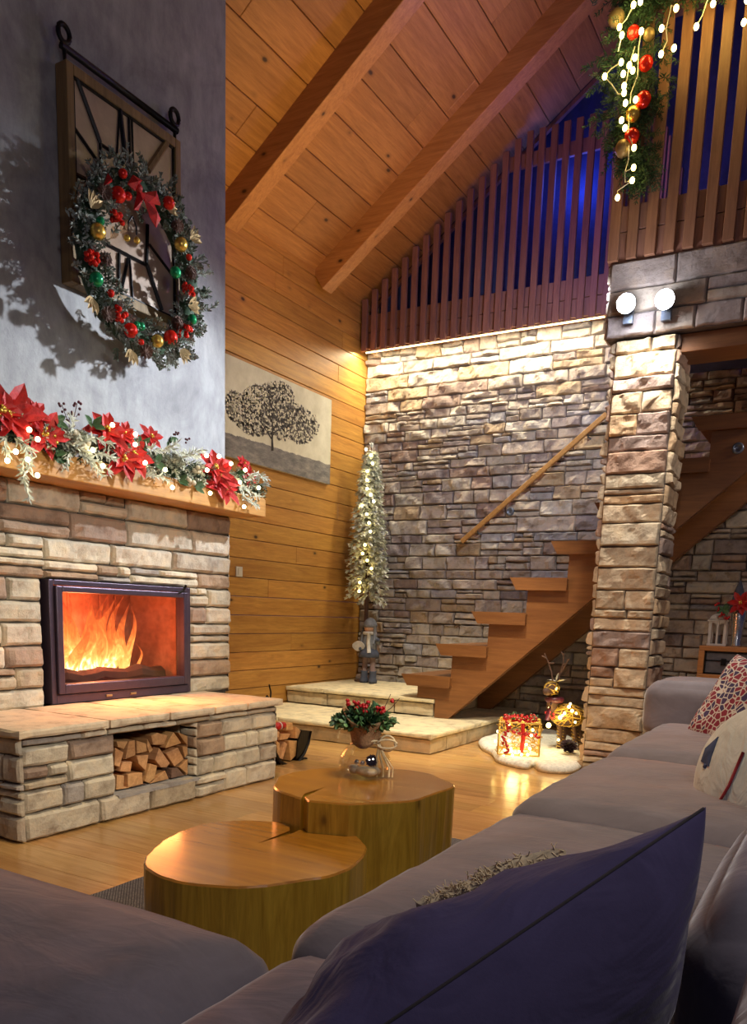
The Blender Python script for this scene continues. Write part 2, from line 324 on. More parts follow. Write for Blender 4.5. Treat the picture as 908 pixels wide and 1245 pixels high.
# ------------------------------------------------------------------ mesh helpers
class MB:
    def __init__(s): s.v = []; s.f = []; s.c = []; s.col = (1, 1, 1)
    def add(s, vs, fs, col=None):
        n = len(s.v); s.v += [tuple(v) for v in vs]; s.f += [tuple(i + n for i in f) for f in fs]
        s.c += [col or s.col] * len(vs); return n
    def box(s, lo, hi, col=None, jit=0):
        x0, y0, z0 = lo; x1, y1, z1 = hi
        vs = [(x, y, z) for z in (z0, z1) for y in (y0, y1) for x in (x0, x1)]
        if jit: vs = [tuple(a + random.uniform(-jit, jit) for a in v) for v in vs]
        s.add(vs, [(0, 2, 3, 1), (4, 5, 7, 6), (0, 1, 5, 4), (2, 6, 7, 3), (0, 4, 6, 2), (1, 3, 7, 5)], col)
    def obox(s, c, ax, hs, col=None):
        c = Vector(c); vs = [c + ax[0] * (a * hs[0]) + ax[1] * (b * hs[1]) + ax[2] * (d * hs[2]) for d in (-1, 1) for b in (-1, 1) for a in (-1, 1)]
        s.add(vs, [(0, 2, 3, 1), (4, 5, 7, 6), (0, 1, 5, 4), (2, 6, 7, 3), (0, 4, 6, 2), (1, 3, 7, 5)], col)
    def prism(s, pts, ext, col=None):
        pts = [Vector(p) for p in pts]; ext = Vector(ext); n = len(pts)
        vs = pts + [p + ext for p in pts]
        s.add(vs, [tuple(range(n)), tuple(range(2 * n - 1, n - 1, -1))] + [(i, (i + 1) % n, (i + 1) % n + n, i + n) for i in range(n)], col)
    def tube(s, path, r, n=8, col=None, closed=False):
        path = [Vector(p) for p in path]; m = len(path); vs = []; fs = []
        rr = r if isinstance(r, (list, tuple)) else [r] * m
        up = Vector((0.13, 0.21, 0.97))
        for i, p in enumerate(path):
            if closed: d = path[(i + 1) % m] - path[i - 1]
            else: d = path[min(i + 1, m - 1)] - path[max(i - 1, 0)]
            d.normalize() if d.length > 0 else None
            a = d.cross(up)
            if a.length < 1e-3: a = d.cross(Vector((1, 0, 0)))
            a.normalize(); b = d.cross(a)
            for k in range(n):
                t = 2 * PI * k / n; vs.append(p + (a * math.cos(t) + b * math.sin(t)) * rr[i])
        for i in range(m if closed else m - 1):
            j = (i + 1) % m
            for k in range(n): fs.append((i * n + k, i * n + (k + 1) % n, j * n + (k + 1) % n, j * n + k))
        if not closed: fs += [tuple(range(n)), tuple(range(m * n - 1, m * n - n - 1, -1))]
        s.add(vs, fs, col)
    def lathe(s, c, prof, n=20, col=None, ax=None, sq=(1, 1)):
        c = Vector(c); A = ax or (Vector((1, 0, 0)), Vector((0, 1, 0)), Vector((0, 0, 1)))
        vs = []; fs = []
        for r, z in prof:
            for k in range(n):
                t = 2 * PI * k / n; vs.append(c + A[0] * (r * math.cos(t) * sq[0]) + A[1] * (r * math.sin(t) * sq[1]) + A[2] * z)
        for i in range(len(prof) - 1):
            for k in range(n): fs.append((i * n + k, i * n + (k + 1) % n, (i + 1) * n + (k + 1) % n, (i + 1) * n + k))
        if prof[0][0] > 1e-5: fs.append(tuple(range(n - 1, -1, -1)))
        if prof[-1][0] > 1e-5: fs.append(tuple(range((len(prof) - 1) * n, len(prof) * n)))
        s.add(vs, fs, col)
    def ball(s, c, r, n=12, col=None, sc=(1, 1, 1), jit=0):
        c = Vector(c); m = max(4, n // 2 + 1); vs = []; fs = []
        vs.append(c + Vector((0, 0, r * sc[2])))
        for i in range(1, m):
            t = PI * i / m
            for k in range(n):
                q = 2 * PI * k / n; j = 1 + (random.uniform(-jit, jit) if jit else 0)
                vs.append(c + Vector((math.sin(t) * math.cos(q) * sc[0], math.sin(t) * math.sin(q) * sc[1], math.cos(t) * sc[2])) * r * j)
        vs.append(c - Vector((0, 0, r * sc[2])))
        for k in range(n): fs.append((0, 1 + k, 1 + (k + 1) % n))
        for i in range(m - 2):
            for k in range(n): fs.append((1 + i * n + k, 1 + (i + 1) * n + k, 1 + (i + 1) * n + (k + 1) % n, 1 + i * n + (k + 1) % n))
        for k in range(n): fs.append((len(vs) - 1, 1 + (m - 2) * n + (k + 1) % n, 1 + (m - 2) * n + k))
        s.add(vs, fs, col)
    def leaf(s, p, d, up, L, w, col=None, curl=0.15, fold=0.2):
        p = Vector(p); d = Vector(d).normalized(); sd = d.cross(Vector(up))
        if sd.length < 1e-3: sd = d.orthogonal()
        sd.normalize(); n = sd.cross(d)
        pr = [(0, 0.12, 0), (0.35, 1, 0.3), (0.7, 0.8, 0.2), (1, 0.0, -0.4)]
        vs = []; fs = []
        for t, ww, h in pr:
            c = p + d * (L * t) + n * (L * curl * h)
            if ww == 0: vs.append(c)
            else: vs += [c - sd * (w * ww / 2), c - n * (w * fold * ww), c + sd * (w * ww / 2)]
        fs = [(0, 1, 4, 3), (1, 2, 5, 4), (3, 4, 7, 6), (4, 5, 8, 7), (6, 7, 9), (7, 8, 9)]
        s.add(vs, fs, col)
    def build(s, name, mat, parent=None, smooth=False, bevel=0, bseg=2, auto=None, sub=0):
        off = wloc(parent) if parent else Vector((0, 0, 0))
        me = D.meshes.new(name)
        me.from_pydata([(v[0] - off.x, v[1] - off.y, v[2] - off.z) for v in s.v], [], s.f)
        ca = me.color_attributes.new('Col', 'FLOAT_COLOR', 'POINT')
        ca.data.foreach_set('color', np.array([(*c, 1) for c in s.c], dtype=np.float32).ravel())
        me.validate()
        if smooth: me.polygons.foreach_set('use_smooth', [True] * len(me.polygons))
        o = D.objects.new(name, me); C.objects.link(o)
        if mat: me.materials.append(MATS[mat])
        if parent: o.parent = parent
        if bevel:
            b = o.modifiers.new('b', 'BEVEL'); b.width = bevel; b.segments = bseg; b.limit_method = 'ANGLE'; b.angle_limit = math.radians(40)
        if sub: q = o.modifiers.new('s', 'SUBSURF'); q.levels = sub; q.render_levels = sub
        return o
def wloc(o):
    l = Vector(o.location); p = o.parent
    while p: l += p.location; p = p.parent
    return l
def center(o):
    """move a top-level mesh's origin to the middle of its base"""
    vs = o.data.vertices; n = len(vs)
    a = np.empty(n * 3); vs.foreach_get('co', a); a = a.reshape(-1, 3)
    c = (a.min(0) + a.max(0)) / 2; c[2] = a[:, 2].min(); a -= c
    vs.foreach_set('co', a.ravel()); o.location = c; return o
def tag(o, label, cat, group=None, kind=None):
    o['label'] = label; o['category'] = cat
    if group: o['group'] = group
    if kind: o['kind'] = kind
    return o
def thing(name, loc, label, cat, group=None):
    o = D.objects.new(name, None); C.objects.link(o); o.location = loc; o.empty_display_size = 0.1
    return tag(o, label, cat, group)
def struct(o): o['kind'] = 'structure'; return o
def copy_tree(o, parent=None):
    c = o.copy(); C.objects.link(c); c.parent = parent
    for ch in [x for x in D.objects if x.parent == o]: copy_tree(ch, c)
    return c
def V(*a): return Vector(a)
def frac(p, sc, oc=3):
    p = Vector(p) * sc; a = 0; g = 1
    for _ in range(oc): a += noise.noise(p) * g; p = p * 2.1; g *= 0.5
    return a

# ------------------------------------------------------------------ ledge stone
FIRE_PAL = [(0.57, 0.515, 0.40)] * 5 + [(0.50, 0.42, 0.30), (0.62, 0.55, 0.43), (0.40, 0.29, 0.20), (0.34, 0.25, 0.19), (0.40, 0.37, 0.34), (0.54, 0.47, 0.37)]
REAR_PAL = [(0.46, 0.39, 0.33)] * 4 + [(0.40, 0.33, 0.28), (0.50, 0.45, 0.39), (0.34, 0.25, 0.21), (0.30, 0.25, 0.24), (0.44, 0.33, 0.22), (0.38, 0.36, 0.37), (0.56, 0.50, 0.42)]
COL_PAL = [(0.55, 0.44, 0.31)] * 4 + [(0.48, 0.37, 0.27), (0.60, 0.51, 0.38), (0.36, 0.24, 0.18), (0.34, 0.26, 0.23), (0.52, 0.37, 0.23)]
def one_stone(mb, org, U, Vv, N, u0, u1, v0, v1, dep, rough, col, cell, rnd=0.012, split=0.0):
    g = 0.003; u0 += g; u1 -= g; v0 += g; v1 -= g
    if u1 - u0 < 0.015 or v1 - v0 < 0.012: return
    us = [0, rnd * 0.5, rnd * 1.2]; k = max(1, int((u1 - u0) / cell)); w = u1 - u0; h = v1 - v0
    e1 = min(0.3 * w, rnd); e2 = min(0.3 * h, rnd)
    cu = [0, e1 * 0.35, e1] + [e1 + (w - 2 * e1) * i / k for i in range(1, k)] + [w - e1, w - e1 * 0.35, w]
    k2 = max(1, int(h / cell))
    cv = [0, e2 * 0.35, e2] + [e2 + (h - 2 * e2) * i / k2 for i in range(1, k2)] + [h - e2, h - e2 * 0.35, h]
    nu, nv = len(cu), len(cv); vs = []; fs = []
    ou = random.uniform(0, 50); tx = random.uniform(-1, 1) * rough * 0.5; ty = random.uniform(-1, 1) * rough * 0.6; d0 = dep * random.uniform(0.75, 1.2)
    for j, b in enumerate(cv):
        for i, a in enumerate(cu):
            e = min(a, w - a) / max(e1, 1e-4); f = min(b, h - b) / max(e2, 1e-4)
            q = min(1, e) ; r = min(1, f); prof = (1 - (1 - q) ** 2.4) * (1 - (1 - r) ** 2.4)
            wp = V(u0 + a, v0 + b, ou)
            n = frac(wp, 9, 3) * rough
            if split > 0:
                z = frac(wp + V(3, 9, 1), 5.5, 2)
                n += split * (max(0, z) ** 0.6 if z > 0.06 else 0)
            hh = prof * (d0 + n + tx * (a / w - 0.5) + ty * (b / h - 0.5))
            hh = max(hh, -0.004)
            du = dv = 0
            if i in (0, 1, nu - 1, nu - 2): du = noise.noise(wp * 14) * 0.006
            if j in (0, 1, nv - 1, nv - 2): dv = noise.noise(wp * 12 + V(7, 7, 7)) * 0.006
            vs.append(org + U * (u0 + a + du) + Vv * (v0 + b + dv) + N * hh)
    for j in range(nv - 1):
        for i in range(nu - 1):
            fs.append((j * nu + i, j * nu + i + 1, (j + 1) * nu + i + 1, (j + 1) * nu + i))
    t = random.uniform(0.84, 1.14); mb.add(vs, fs, tuple(x * t for x in col))
def ledge(mb, org, U, Vv, N, w, h, pal, dep=0.03, rough=0.012, cell=0.03, rows=(0.09, 0.15), wid=(0.16, 0.42), seed=1, holes=(), split=0.0, psplit=0.25, breaks=(), rnd=0.012):
    random.seed(seed); org = Vector(org); vb = sorted(set([0, h] + [x for hh in holes for x in (hh[2], hh[3]) if 0 < x < h] + list(breaks)))
    ys = []
    for a, b in zip(vb[:-1], vb[1:]):
        n = max(1, round((b - a) / ((rows[0] + rows[1]) / 2))); ws = [random.uniform(*rows) for _ in range(n)]; t = sum(ws); y = a
        for x in ws: ys.append((y, y + x * (b - a) / t)); y += x * (b - a) / t
    for y0, y1 in ys:
        spans = [(0, w)]
        for (a, b, c, d) in holes:
            if y1 > c + 1e-4 and y0 < d - 1e-4:
                ns = []
                for s0, s1 in spans:
                    if a > s0: ns.append((s0, min(a, s1)))
                    if b < s1: ns.append((max(b, s0), s1))
                spans = [q for q in ns if q[1] - q[0] > 0.01]
        for s0, s1 in spans:
            n = max(1, round((s1 - s0) / random.uniform(*wid))); ws = [random.uniform(0.6, 1.5) for _ in range(n)]; t = sum(ws); x = s0
            for q in ws:
                x2 = x + q * (s1 - s0) / t
                if random.random() < psplit and y1 - y0 > 0.07:
                    ym = y0 + (y1 - y0) * random.uniform(0.35, 0.65)
                    if random.random() < 0.5:
                        one_stone(mb, org, U, Vv, N, x, x2, y0, ym, dep, rough, random.choice(pal), cell, rnd, split); one_stone(mb, org, U, Vv, N, x, x2, ym, y1, dep, rough, random.choice(pal), cell, rnd, split)
                    else:
                        xm = x + (x2 - x) * random.uniform(0.35, 0.65)
                        one_stone(mb, org, U, Vv, N, x, x2, y0, ym, dep, rough, random.choice(pal), cell, rnd, split)
                        one_stone(mb, org, U, Vv, N, x, xm, ym, y1, dep, rough, random.choice(pal), cell, rnd, split); one_stone(mb, org, U, Vv, N, xm, x2, ym, y1, dep, rough, random.choice(pal), cell, rnd, split)
                else: one_stone(mb, org, U, Vv, N, x, x2, y0, y1, dep, rough, random.choice(pal), cell, rnd, split)
                x = x2
UX, UY, UZ = V(1, 0, 0), V(0, 1, 0), V(0, 0, 1)
def addmat(o, *names):
    for n in names: o.data.materials.append(MATS[n])

# ================================================================== ROOM SHELL
CS = 0.70                       # slope of the ceiling
def cz(x): return 4.40 + CS * (x + 4.93)
random.seed(3)
# floor: planks along x
mb = MB(); y = -1.2
while y < 8.3:
    w = 0.185; x = -5.4 - random.uniform(0, 1.5)
    while x < 2.6:
        L = random.uniform(1.3, 2.4); t = random.uniform(0.80, 1.12); cc = (t, t * random.uniform(0.95, 1.02), t * random.uniform(0.88, 1.0))
        mb.box((max(x, -5.4), y + 0.0008, -0.03), (min(x + L, 2.6) - 0.001, y + w - 0.0008, 0), cc); x += L
        if x > 2.6: break
    y += w
struct(mb.build('floor', 'floor_plank', bevel=0.0012, bseg=1))
# wooden wall on the left (set back behind the chimney)
mb = MB(); z = 0.0; k = 0
while z < 4.5:
    y = 2.0 - random.uniform(0, 2)
    while y < 8.35:
        L = random.uniform(2.2, 4.5); t = random.uniform(0.86, 1.12)
        mb.box((-5.03, y + 0.001, z + 0.002), (-4.93, min(y + L, 8.35) - 0.001, z + 0.170), (t, t * random.uniform(0.95, 1.03), t * 0.97)); y += L
    z += 0.1735
wl = struct(mb.build('wall_left', 'wall_board', bevel=0.004, bseg=1))
# ceiling slope: boards along y
mb = MB(); s = -0.4; nrm = V(-CS, 0, 1).normalized(); tdir = V(1, 0, CS).normalized()
while s < 7.2:
    w = random.choice((0.26, 0.30, 0.34)); y = 1.0 - random.uniform(0, 2)
    while y < 8.15:
        L = random.uniform(2.0, 4.0); t = random.uniform(0.85, 1.1); y2 = min(y + L, 8.15)
        mb.obox(V(-4.93, 0, 4.40) + tdir * (s + w / 2) + V(0, (y + y2) / 2, 0) + nrm * 0.03, (tdir, UY, nrm), ((w - 0.005) / 2, (y2 - y) / 2 - 0.001, 0.03), (t, t * 0.98, t * 0.95)); y += L
    s += w
mb.obox(V(-4.93, 0, 4.40) + tdir * 3.3 + V(0, 4.2, 0) + nrm * 0.08, (tdir, UY, nrm), (3.9, 4.1, 0.02), (0.3, 0.3, 0.3))
struct(mb.build('ceiling', 'ceiling_board', bevel=0.005, bseg=1))
# rear stone wall
mb = MB()
ledge(mb, (-4.93, 8.10, 0.0), UX, UZ, -UY, 6.2, 3.90, REAR_PAL, dep=0.028, rough=0.016, cell=0.026, rows=(0.09, 0.155), wid=(0.20, 0.48), seed=11, split=0.050, psplit=0.33)
mb.col = (0.16, 0.13, 0.12); mb.box((-4.95, 8.10, 0), (1.4, 8.30, 3.92))
struct(mb.build('wall_rear', 'rear_stone', smooth=False))
# dark gable wall above it
mb = MB(); mb.prism([(-5.0, 8.32, 3.90), (2.6, 8.32, 3.90), (2.6, 8.32, cz(2.6) + 0.1), (-5.0, 8.32, cz(-5.0) + 0.05)], (0, 0.1, 0))
struct(mb.build('wall_upper', 'loft_wall'))
mb = MB()
a = V(-4.93, 8.17, cz(-4.93) - 0.03); b = V(1.4, 8.17, cz(1.4) - 0.03)
mb.obox((a + b) / 2, (tdir, UY, nrm), ((b - a).length / 2, 0.02, 0.02)); struct(mb.build('trim_1', 'slat_wood', bevel=0.004))

# ------------------------------------------------------------------ rafters
for yb, lab in ((7.14, 'sloped timber rafter nearest the slatted screen'), (5.70, 'sloped timber rafter ending on the wood wall beside the grey chimney')):
    mb = MB(); L = 7.4; c = V(-4.96, yb, 4.38) + tdir * (L / 2) - nrm * 0.10
    mb.obox(c, (tdir, UY, nrm), (L / 2, 0.08, 0.105)); o = mb.build('ceiling_rafter', 'beam_wood', bevel=0.006); center(o)
    tag(o, lab, 'beam', 'rafters under the sloped ceiling')

# ================================================================== FIREPLACE
FX, HX = -3.80, -3.16
fp = thing('fireplace', (-3.6, 3.3, 0), 'tall stone fireplace with raised hearth, burning stove insert and grey plaster chimney', 'fireplace')
mb = MB()
ledge(mb, (FX - 0.03, 1.2, 0.52), UY, UZ, UX, 3.28, 1.21, FIRE_PAL, dep=0.034, rough=0.016, cell=0.03, rows=(0.10, 0.155), wid=(0.2, 0.46), seed=5, holes=[(2.93 - 1.2, 4.07 - 1.2, 0, 1.225 - 0.52)], psplit=0.22, rnd=0.018)
ledge(mb, (FX, 4.46, 0.0), -UX, UZ, UY, 1.1, 1.73, FIRE_PAL, dep=0.026, rough=0.008, cell=0.05, rows=(0.10, 0.155), seed=6, rnd=0.018)
mb.col = (0.10, 0.085, 0.07)
mb.box((-4.9, 1.2, 0.0), (FX - 0.03, 2.93, 1.73)); mb.box((-4.9, 4.07, 0.0), (FX - 0.03, 4.462, 1.73)); mb.box((-4.9, 2.93, 1.225), (FX - 0.03, 4.07, 1.73)); mb.box((-4.9, 2.93, 0.0), (FX - 0.03, 4.07, 0.5)); mb.box((-4.9, 2.93, 0.5), (-4.45, 4.07, 1.225))
mb.build('stone_surround', 'fire_stone', fp)
mb = MB(); mb.box((-4.92, 1.2, 1.73), (-3.825, 4.45, 8.2)); mb.build('chimney_breast', 'grey_plaster', fp, bevel=0.008)
# hearth with the log niche
mb = MB(); HY0, HY1, NY0, NY1, NZ0, NZ1 = 2.30, 4.20, 2.845, 3.46, 0.13, 0.445
ledge(mb, (HX - 0.03, HY0, 0), UY, UZ, UX, HY1 - HY0, 0.485, FIRE_PAL, dep=0.032, rough=0.012, cell=0.035, rows=(0.07, 0.13), wid=(0.16, 0.36), seed=21, holes=[(NY0 - HY0, NY1 - HY0, NZ0, NZ1)], psplit=0.2, rnd=0.016)
ledge(mb, (FX, HY0 + 0.0, 0), UX, UZ, -UY, HX - FX - 0.0, 0.485, FIRE_PAL, dep=0.026, rough=0.012, cell=0.035, rows=(0.07, 0.13), wid=(0.16, 0.36), seed=22, rnd=0.016)
ledge(mb, (HX, HY1 - 0.03, 0), -UX, UZ, UY, 0.64, 0.485, FIRE_PAL, dep=0.026, rough=0.012, cell=0.035, rows=(0.07, 0.13), wid=(0.16, 0.36), seed=23, rnd=0.016)
ledge(mb, (HX - 0.02, NY1, NZ0), -UX, UZ, -UY, 0.30, NZ1 - NZ0, FIRE_PAL, dep=0.012, rough=0.006, cell=0.035, rows=(0.07, 0.13), wid=(0.12, 0.2), seed=24, rnd=0.012)
mb.col = (0.12, 0.10, 0.08)
mb.box((FX, HY0, 0), (HX - 0.03, NY0 - 0.0, 0.485)); mb.box((FX, NY1 + 0.01, 0), (HX - 0.03, HY1 - 0.03, 0.485))
mb.box((FX, NY0, 0), (HX - 0.03, NY1 + 0.01, NZ0 - 0.02)); mb.box((FX, NY0, NZ1), (HX - 0.03, NY1 + 0.01, 0.485)); mb.box((FX, NY0, 0), (FX + 0.12, NY1 + 0.01, 0.485))
mb.col = (0.34, 0.33, 0.32); mb.box((FX + 0.12, NY0 + 0.005, NZ0 - 0.02), (HX + 0.005, NY1, NZ0 - 0.004))
mb.build('hearth', 'fire_stone', fp)
# cap slabs
random.seed(8); mb = MB(); ys = [1.9, 2.26, 2.78, 3.20, 3.56, 3.86, 4.22]
def slab(mb, x0, x1, y0, y1, z0, z1, col, cell=0.05, amp=0.005, g=0.0015):
    """rock-faced slab with softly broken edges"""
    x0 += g; x1 -= g; y0 += g; y1 -= g
    nx = max(2, int((x1 - x0) / cell)); ny = max(2, int((y1 - y0) / cell)); nz = 3
    idx = {}; vs = []; fs = []; od = random.uniform(0, 40)
    def vert(i, j, k):
        key = (i, j, k)
        if key in idx: return idx[key]
        p = V(x0 + (x1 - x0) * i / nx, y0 + (y1 - y0) * j / ny, z0 + (z1 - z0) * k / nz)
        n = V(noise.noise(p * 11 + V(od, 0, 0)), noise.noise(p * 11 + V(0, od, 3)), noise.noise(p * 8 + V(0, 1, od)))
        ex = (i in (0, nx)) + (j in (0, ny)) + (k in (0, nz))
        cx, cy, c_z = (x0 + x1) / 2, (y0 + y1) / 2, (z0 + z1) / 2
        q = Vector(p)
        if ex >= 2:
            sft = 0.006 + 0.004 * n.x
            if i in (0, nx): q.x += sft * (1 if p.x < cx else -1)
            if j in (0, ny): q.y += sft * (1 if p.y < cy else -1)
            if k in (0, nz): q.z += sft * (1 if p.z < c_z else -1)
        a = amp
        q += V(n.x * a * (i in (0, nx)), n.y * a * (j in (0, ny)), n.z * a * 0.3)
        idx[key] = len(vs); vs.append(q); return idx[key]
    for i in range(nx):
        for j in range(ny):
            fs.append((vert(i, j, nz), vert(i + 1, j, nz), vert(i + 1, j + 1, nz), vert(i, j + 1, nz)))
            fs.append((vert(i, j + 1, 0), vert(i + 1, j + 1, 0), vert(i + 1, j, 0), vert(i, j, 0)))
    for i in range(nx):
        for k in range(nz):
            fs.append((vert(i, 0, k), vert(i + 1, 0, k), vert(i + 1, 0, k + 1), vert(i, 0, k + 1)))
            fs.append((vert(i + 1, ny, k), vert(i, ny, k), vert(i, ny, k + 1), vert(i + 1, ny, k + 1)))
    for j in range(ny):
        for k in range(nz):
            fs.append((vert(0, j + 1, k), vert(0, j, k), vert(0, j, k + 1), vert(0, j + 1, k + 1)))
            fs.append((vert(nx, j, k), vert(nx, j + 1, k), vert(nx, j + 1, k + 1), vert(nx, j, k + 1)))
    mb.add(vs, fs, col)
for a, b in zip(ys[1:-1], ys[2:]):
    t = random.uniform(0.93, 1.05); slab(mb, FX - 0.02, HX + 0.035, a, b, 0.485, 0.535, (0.60 * t, 0.50 * t, 0.36 * t))
mb.build('hearth_slab', 'cap_stone', fp, smooth=False)
# stove insert
random.seed(9)
mb = MB(); X0 = FX + 0.015
def ring(mb, x0, x1, ya, yb, za, zb, t, tb=None, tt=None):
    tb = tb or t; tt = tt or t
    mb.box((x0, ya, za), (x1, ya + t, zb)); mb.box((x0, yb - t, za), (x1, yb, zb)); mb.box((x0, ya + t, za), (x1, yb - t, za + tb)); mb.box((x0, ya + t, zb - tt), (x1, yb - t, zb))
ring(mb, FX - 0.08, FX + 0.018, 2.955, 4.055, 0.537, 1.222, 0.030, 0.05, 0.028)
so = mb.build('stove_frame', 'stove_steel', fp, bevel=0.004)
mb = MB(); ring(mb, FX - 0.04, FX + 0.035, 2.99, 4.02, 0.592, 1.190, 0.042, 0.055, 0.034); dr = mb.build('stove_door', 'stove_steel', fp, bevel=0.006)
mb = MB(); mb.box((FX + 0.0, 3.03, 0.646), (FX + 0.006, 3.98, 1.157)); mb.build('door_glass', 'stove_glass', dr)
mb = MB(); mb.tube([(FX + 0.035, 3.93, 1.185), (FX + 0.06, 3.945, 1.20), (FX + 0.065, 3.965, 1.235)], 0.008); mb.build('door_handle', 'black_iron', dr, smooth=True)
for yy in (3.33, 3.52): mb = MB(); mb.box((FX + 0.018, yy, 0.555), (FX + 0.026, yy + 0.045, 0.568)); mb.build('air_slider', 'gold_matt', fp, bevel=0.002)
mb = MB()
mb.box((-4.32, 2.985, 0.56), (-4.30, 4.025, 1.20)); mb.box((-4.32, 2.985, 0.54), (FX - 0.08, 4.025, 0.60)); mb.box((-4.32, 2.985, 1.19), (FX - 0.08, 4.025, 1.21)); mb.box((-4.32, 2.975, 0.56), (FX - 0.08, 2.99, 1.20)); mb.box((-4.32, 4.02, 0.56), (FX - 0.08, 4.035, 1.20))
for yy in np.arange(3.1, 4.0, 0.13): mb.box((-4.302, yy, 0.60), (-4.292, yy + 0.115, 1.19))
mb.build('firebox_lining', 'firebrick', fp, bevel=0.003)
# burning logs
for i, (ya, yb, z, r, dx) in enumerate(((3.08, 3.95, 0.655, 0.055, -3.98), (3.15, 3.86, 0.66, 0.05, -4.13))):
    mb = MB(); n = 9; mb.tube([(dx + 0.02 * math.sin(j), ya + (yb - ya) * j / n, z + 0.012 * math.sin(j * 2)) for j in range(n + 1)], [r * (1 + 0.12 * math.sin(3 * j)) for j in range(n + 1)], 9)
    o = mb.build('burning_log', 'char_wood'); center(o)
    tag(o, ('charred log burning in front in the stove' if i == 0 else 'charred log lying behind the other one in the fire'), 'log', 'logs burning in the stove')
mb = MB(); random.seed(12)
def tongue(mb, y, x, z0, H, w, lean, wob, ph):
    n = 14; m = 10; vs = []; fs = []
    for i in range(n + 1):
        t = i / n; rr = w * (math.sin(PI * min(1, t * 0.85 + 0.18)) ** 0.8) * (1 - t) ** 0.55 + 0.002
        cy = y + lean * t + wob * math.sin(t * 7 + ph) * t; cx = x + 0.03 * math.sin(t * 5 + ph * 2)
        for k in range(m):
            q = 2 * PI * k / m; vs.append((cx + 0.5 * rr * math.cos(q), cy + rr * math.sin(q), z0 + H * t))
    for i in range(n):
        for k in range(m): fs.append((i * m + k, i * m + (k + 1) % m, (i + 1) * m + (k + 1) % m, (i + 1) * m + k))
    a = mb.add(vs, fs)
    for i in range(n + 1):
        for k in range(m): mb.c[a + i * m + k] = (max(0.0, (i / n) * 0.62 - 0.02), 0, 0)
# (y, height, width, lean)
for y, H, w, ln in ((3.06, 0.36, 0.05, 0.01), (3.12, 0.26, 0.06, -0.03), (3.20, 0.46, 0.05, 0.05), (3.28, 0.50, 0.07, -0.02), (3.33, 0.30, 0.06, 0.03), (3.38, 0.50, 0.08, 0.00), (3.42, 0.42, 0.06, 0.20), (3.46, 0.50, 0.07, 0.16), (3.50, 0.34, 0.05, 0.22),
                    (3.36, 0.20, 0.07, 0.02), (3.30, 0.16, 0.06, -0.05), (3.56, 0.50, 0.06, 0.10), (3.66, 0.48, 0.05, 0.06), (3.78, 0.20, 0.015, 0.0), (3.74, 0.44, 0.035, 0.03), (3.16, 0.50, 0.06, 0.02), (3.24, 0.34, 0.06, 0.09), (3.10, 0.34, 0.035, 0.03), (3.26, 0.52, 0.05, 0.10), (3.40, 0.30, 0.035, -0.06), (3.44, 0.52, 0.06, 0.26), (3.54, 0.46, 0.05, -0.10), (3.60, 0.52, 0.05, 0.14), (3.70, 0.40, 0.04, -0.08), (3.48, 0.22, 0.035, 0.05), (3.34, 0.52, 0.06, -0.12), (3.22, 0.40, 0.04, -0.08), (3.07, 0.50, 0.04, 0.06), (3.37, 0.14, 0.05, 0.0), (3.42, 0.16, 0.05, 0.03)):
    tongue(mb, y, -4.05 + random.uniform(-0.10, 0.10), 0.655, H, w, ln, random.uniform(0.01, 0.035), random.uniform(0, 6))
fl = mb.build('fire', 'flame', smooth=True); center(fl); tag(fl, 'bright orange flames burning behind the stove glass', 'fire', kind='stuff')
lamp('fire_light', 'POINT', (-4.02, 3.42, 0.86), 48, (1.0, 0.27, 0.10), None, 0.10)
lamp('fire_light', 'AREA', (-3.70, 3.45, 0.90), 14, (1.0, 0.30, 0.08), (-2.6, 3.1, 0.4), 0.6, 0.35)
# mantel beam
mb = MB(); mb.box((FX - 0.05, 1.3, 1.722), (-3.55, 4.55, 1.845)); mb.col = (1.05, 1.0, 0.95)
mb.build('mantel_beam', 'mantel_wood', fp, bevel=0.006)

# ================================================================== STEPS, COLUMN, LINTEL
random.seed(31)
st = thing('stone_steps', (-3.8, 6.9, 0), 'two broad pale limestone steps leading up to the wooden stair', 'steps')
def capc():
    t = random.uniform(0.94, 1.05); return (0.66 * t, 0.57 * t, 0.38 * t)
def blk():
    t = random.uniform(0.9, 1.05); return (0.60 * t, 0.50 * t, 0.34 * t)
mb = MB()
for a, b in ((-4.92, -4.2), (-4.2, -3.35), (-3.35, -2.77)): slab(mb, a, b, 5.69, 6.0, 0.0, 0.122, blk(), 0.12, 0.002)
for a, b in ((5.69, 6.42), (6.42, 7.2), (7.2, 8.02)): slab(mb, -3.1, -2.77, a + (0.31 if a < 6 else 0), b, 0.0, 0.122, blk(), 0.12, 0.002)
for a, b in ((-4.92, -4.27), (-4.27, -3.62), (-3.62, -2.75)): slab(mb, a, b, 5.66, 6.68, 0.122, 0.172, capc(), 0.06)
for a, b in ((6.68, 7.4), (7.4, 8.02)): slab(mb, -3.3, -2.75, a, b, 0.122, 0.172, capc(), 0.06)
mb.build('lower_step', 'cap_stone', st)
mb = MB()
for a, b in ((-4.92, -4.42), (-4.42, -3.66), (-3.66, -3.24)): slab(mb, a, b, 6.68, 7.0, 0.172, 0.292, blk(), 0.12, 0.002)
slab(mb, -3.5, -3.24, 7.0, 8.02, 0.172, 0.292, blk(), 0.12, 0.002)
for a, b in ((-4.92, -4.45), (-4.45, -3.22)): slab(mb, a, b, 6.65, 8.02, 0.292, 0.342, capc(), 0.06)
mb.build('upper_step', 'cap_stone', st)

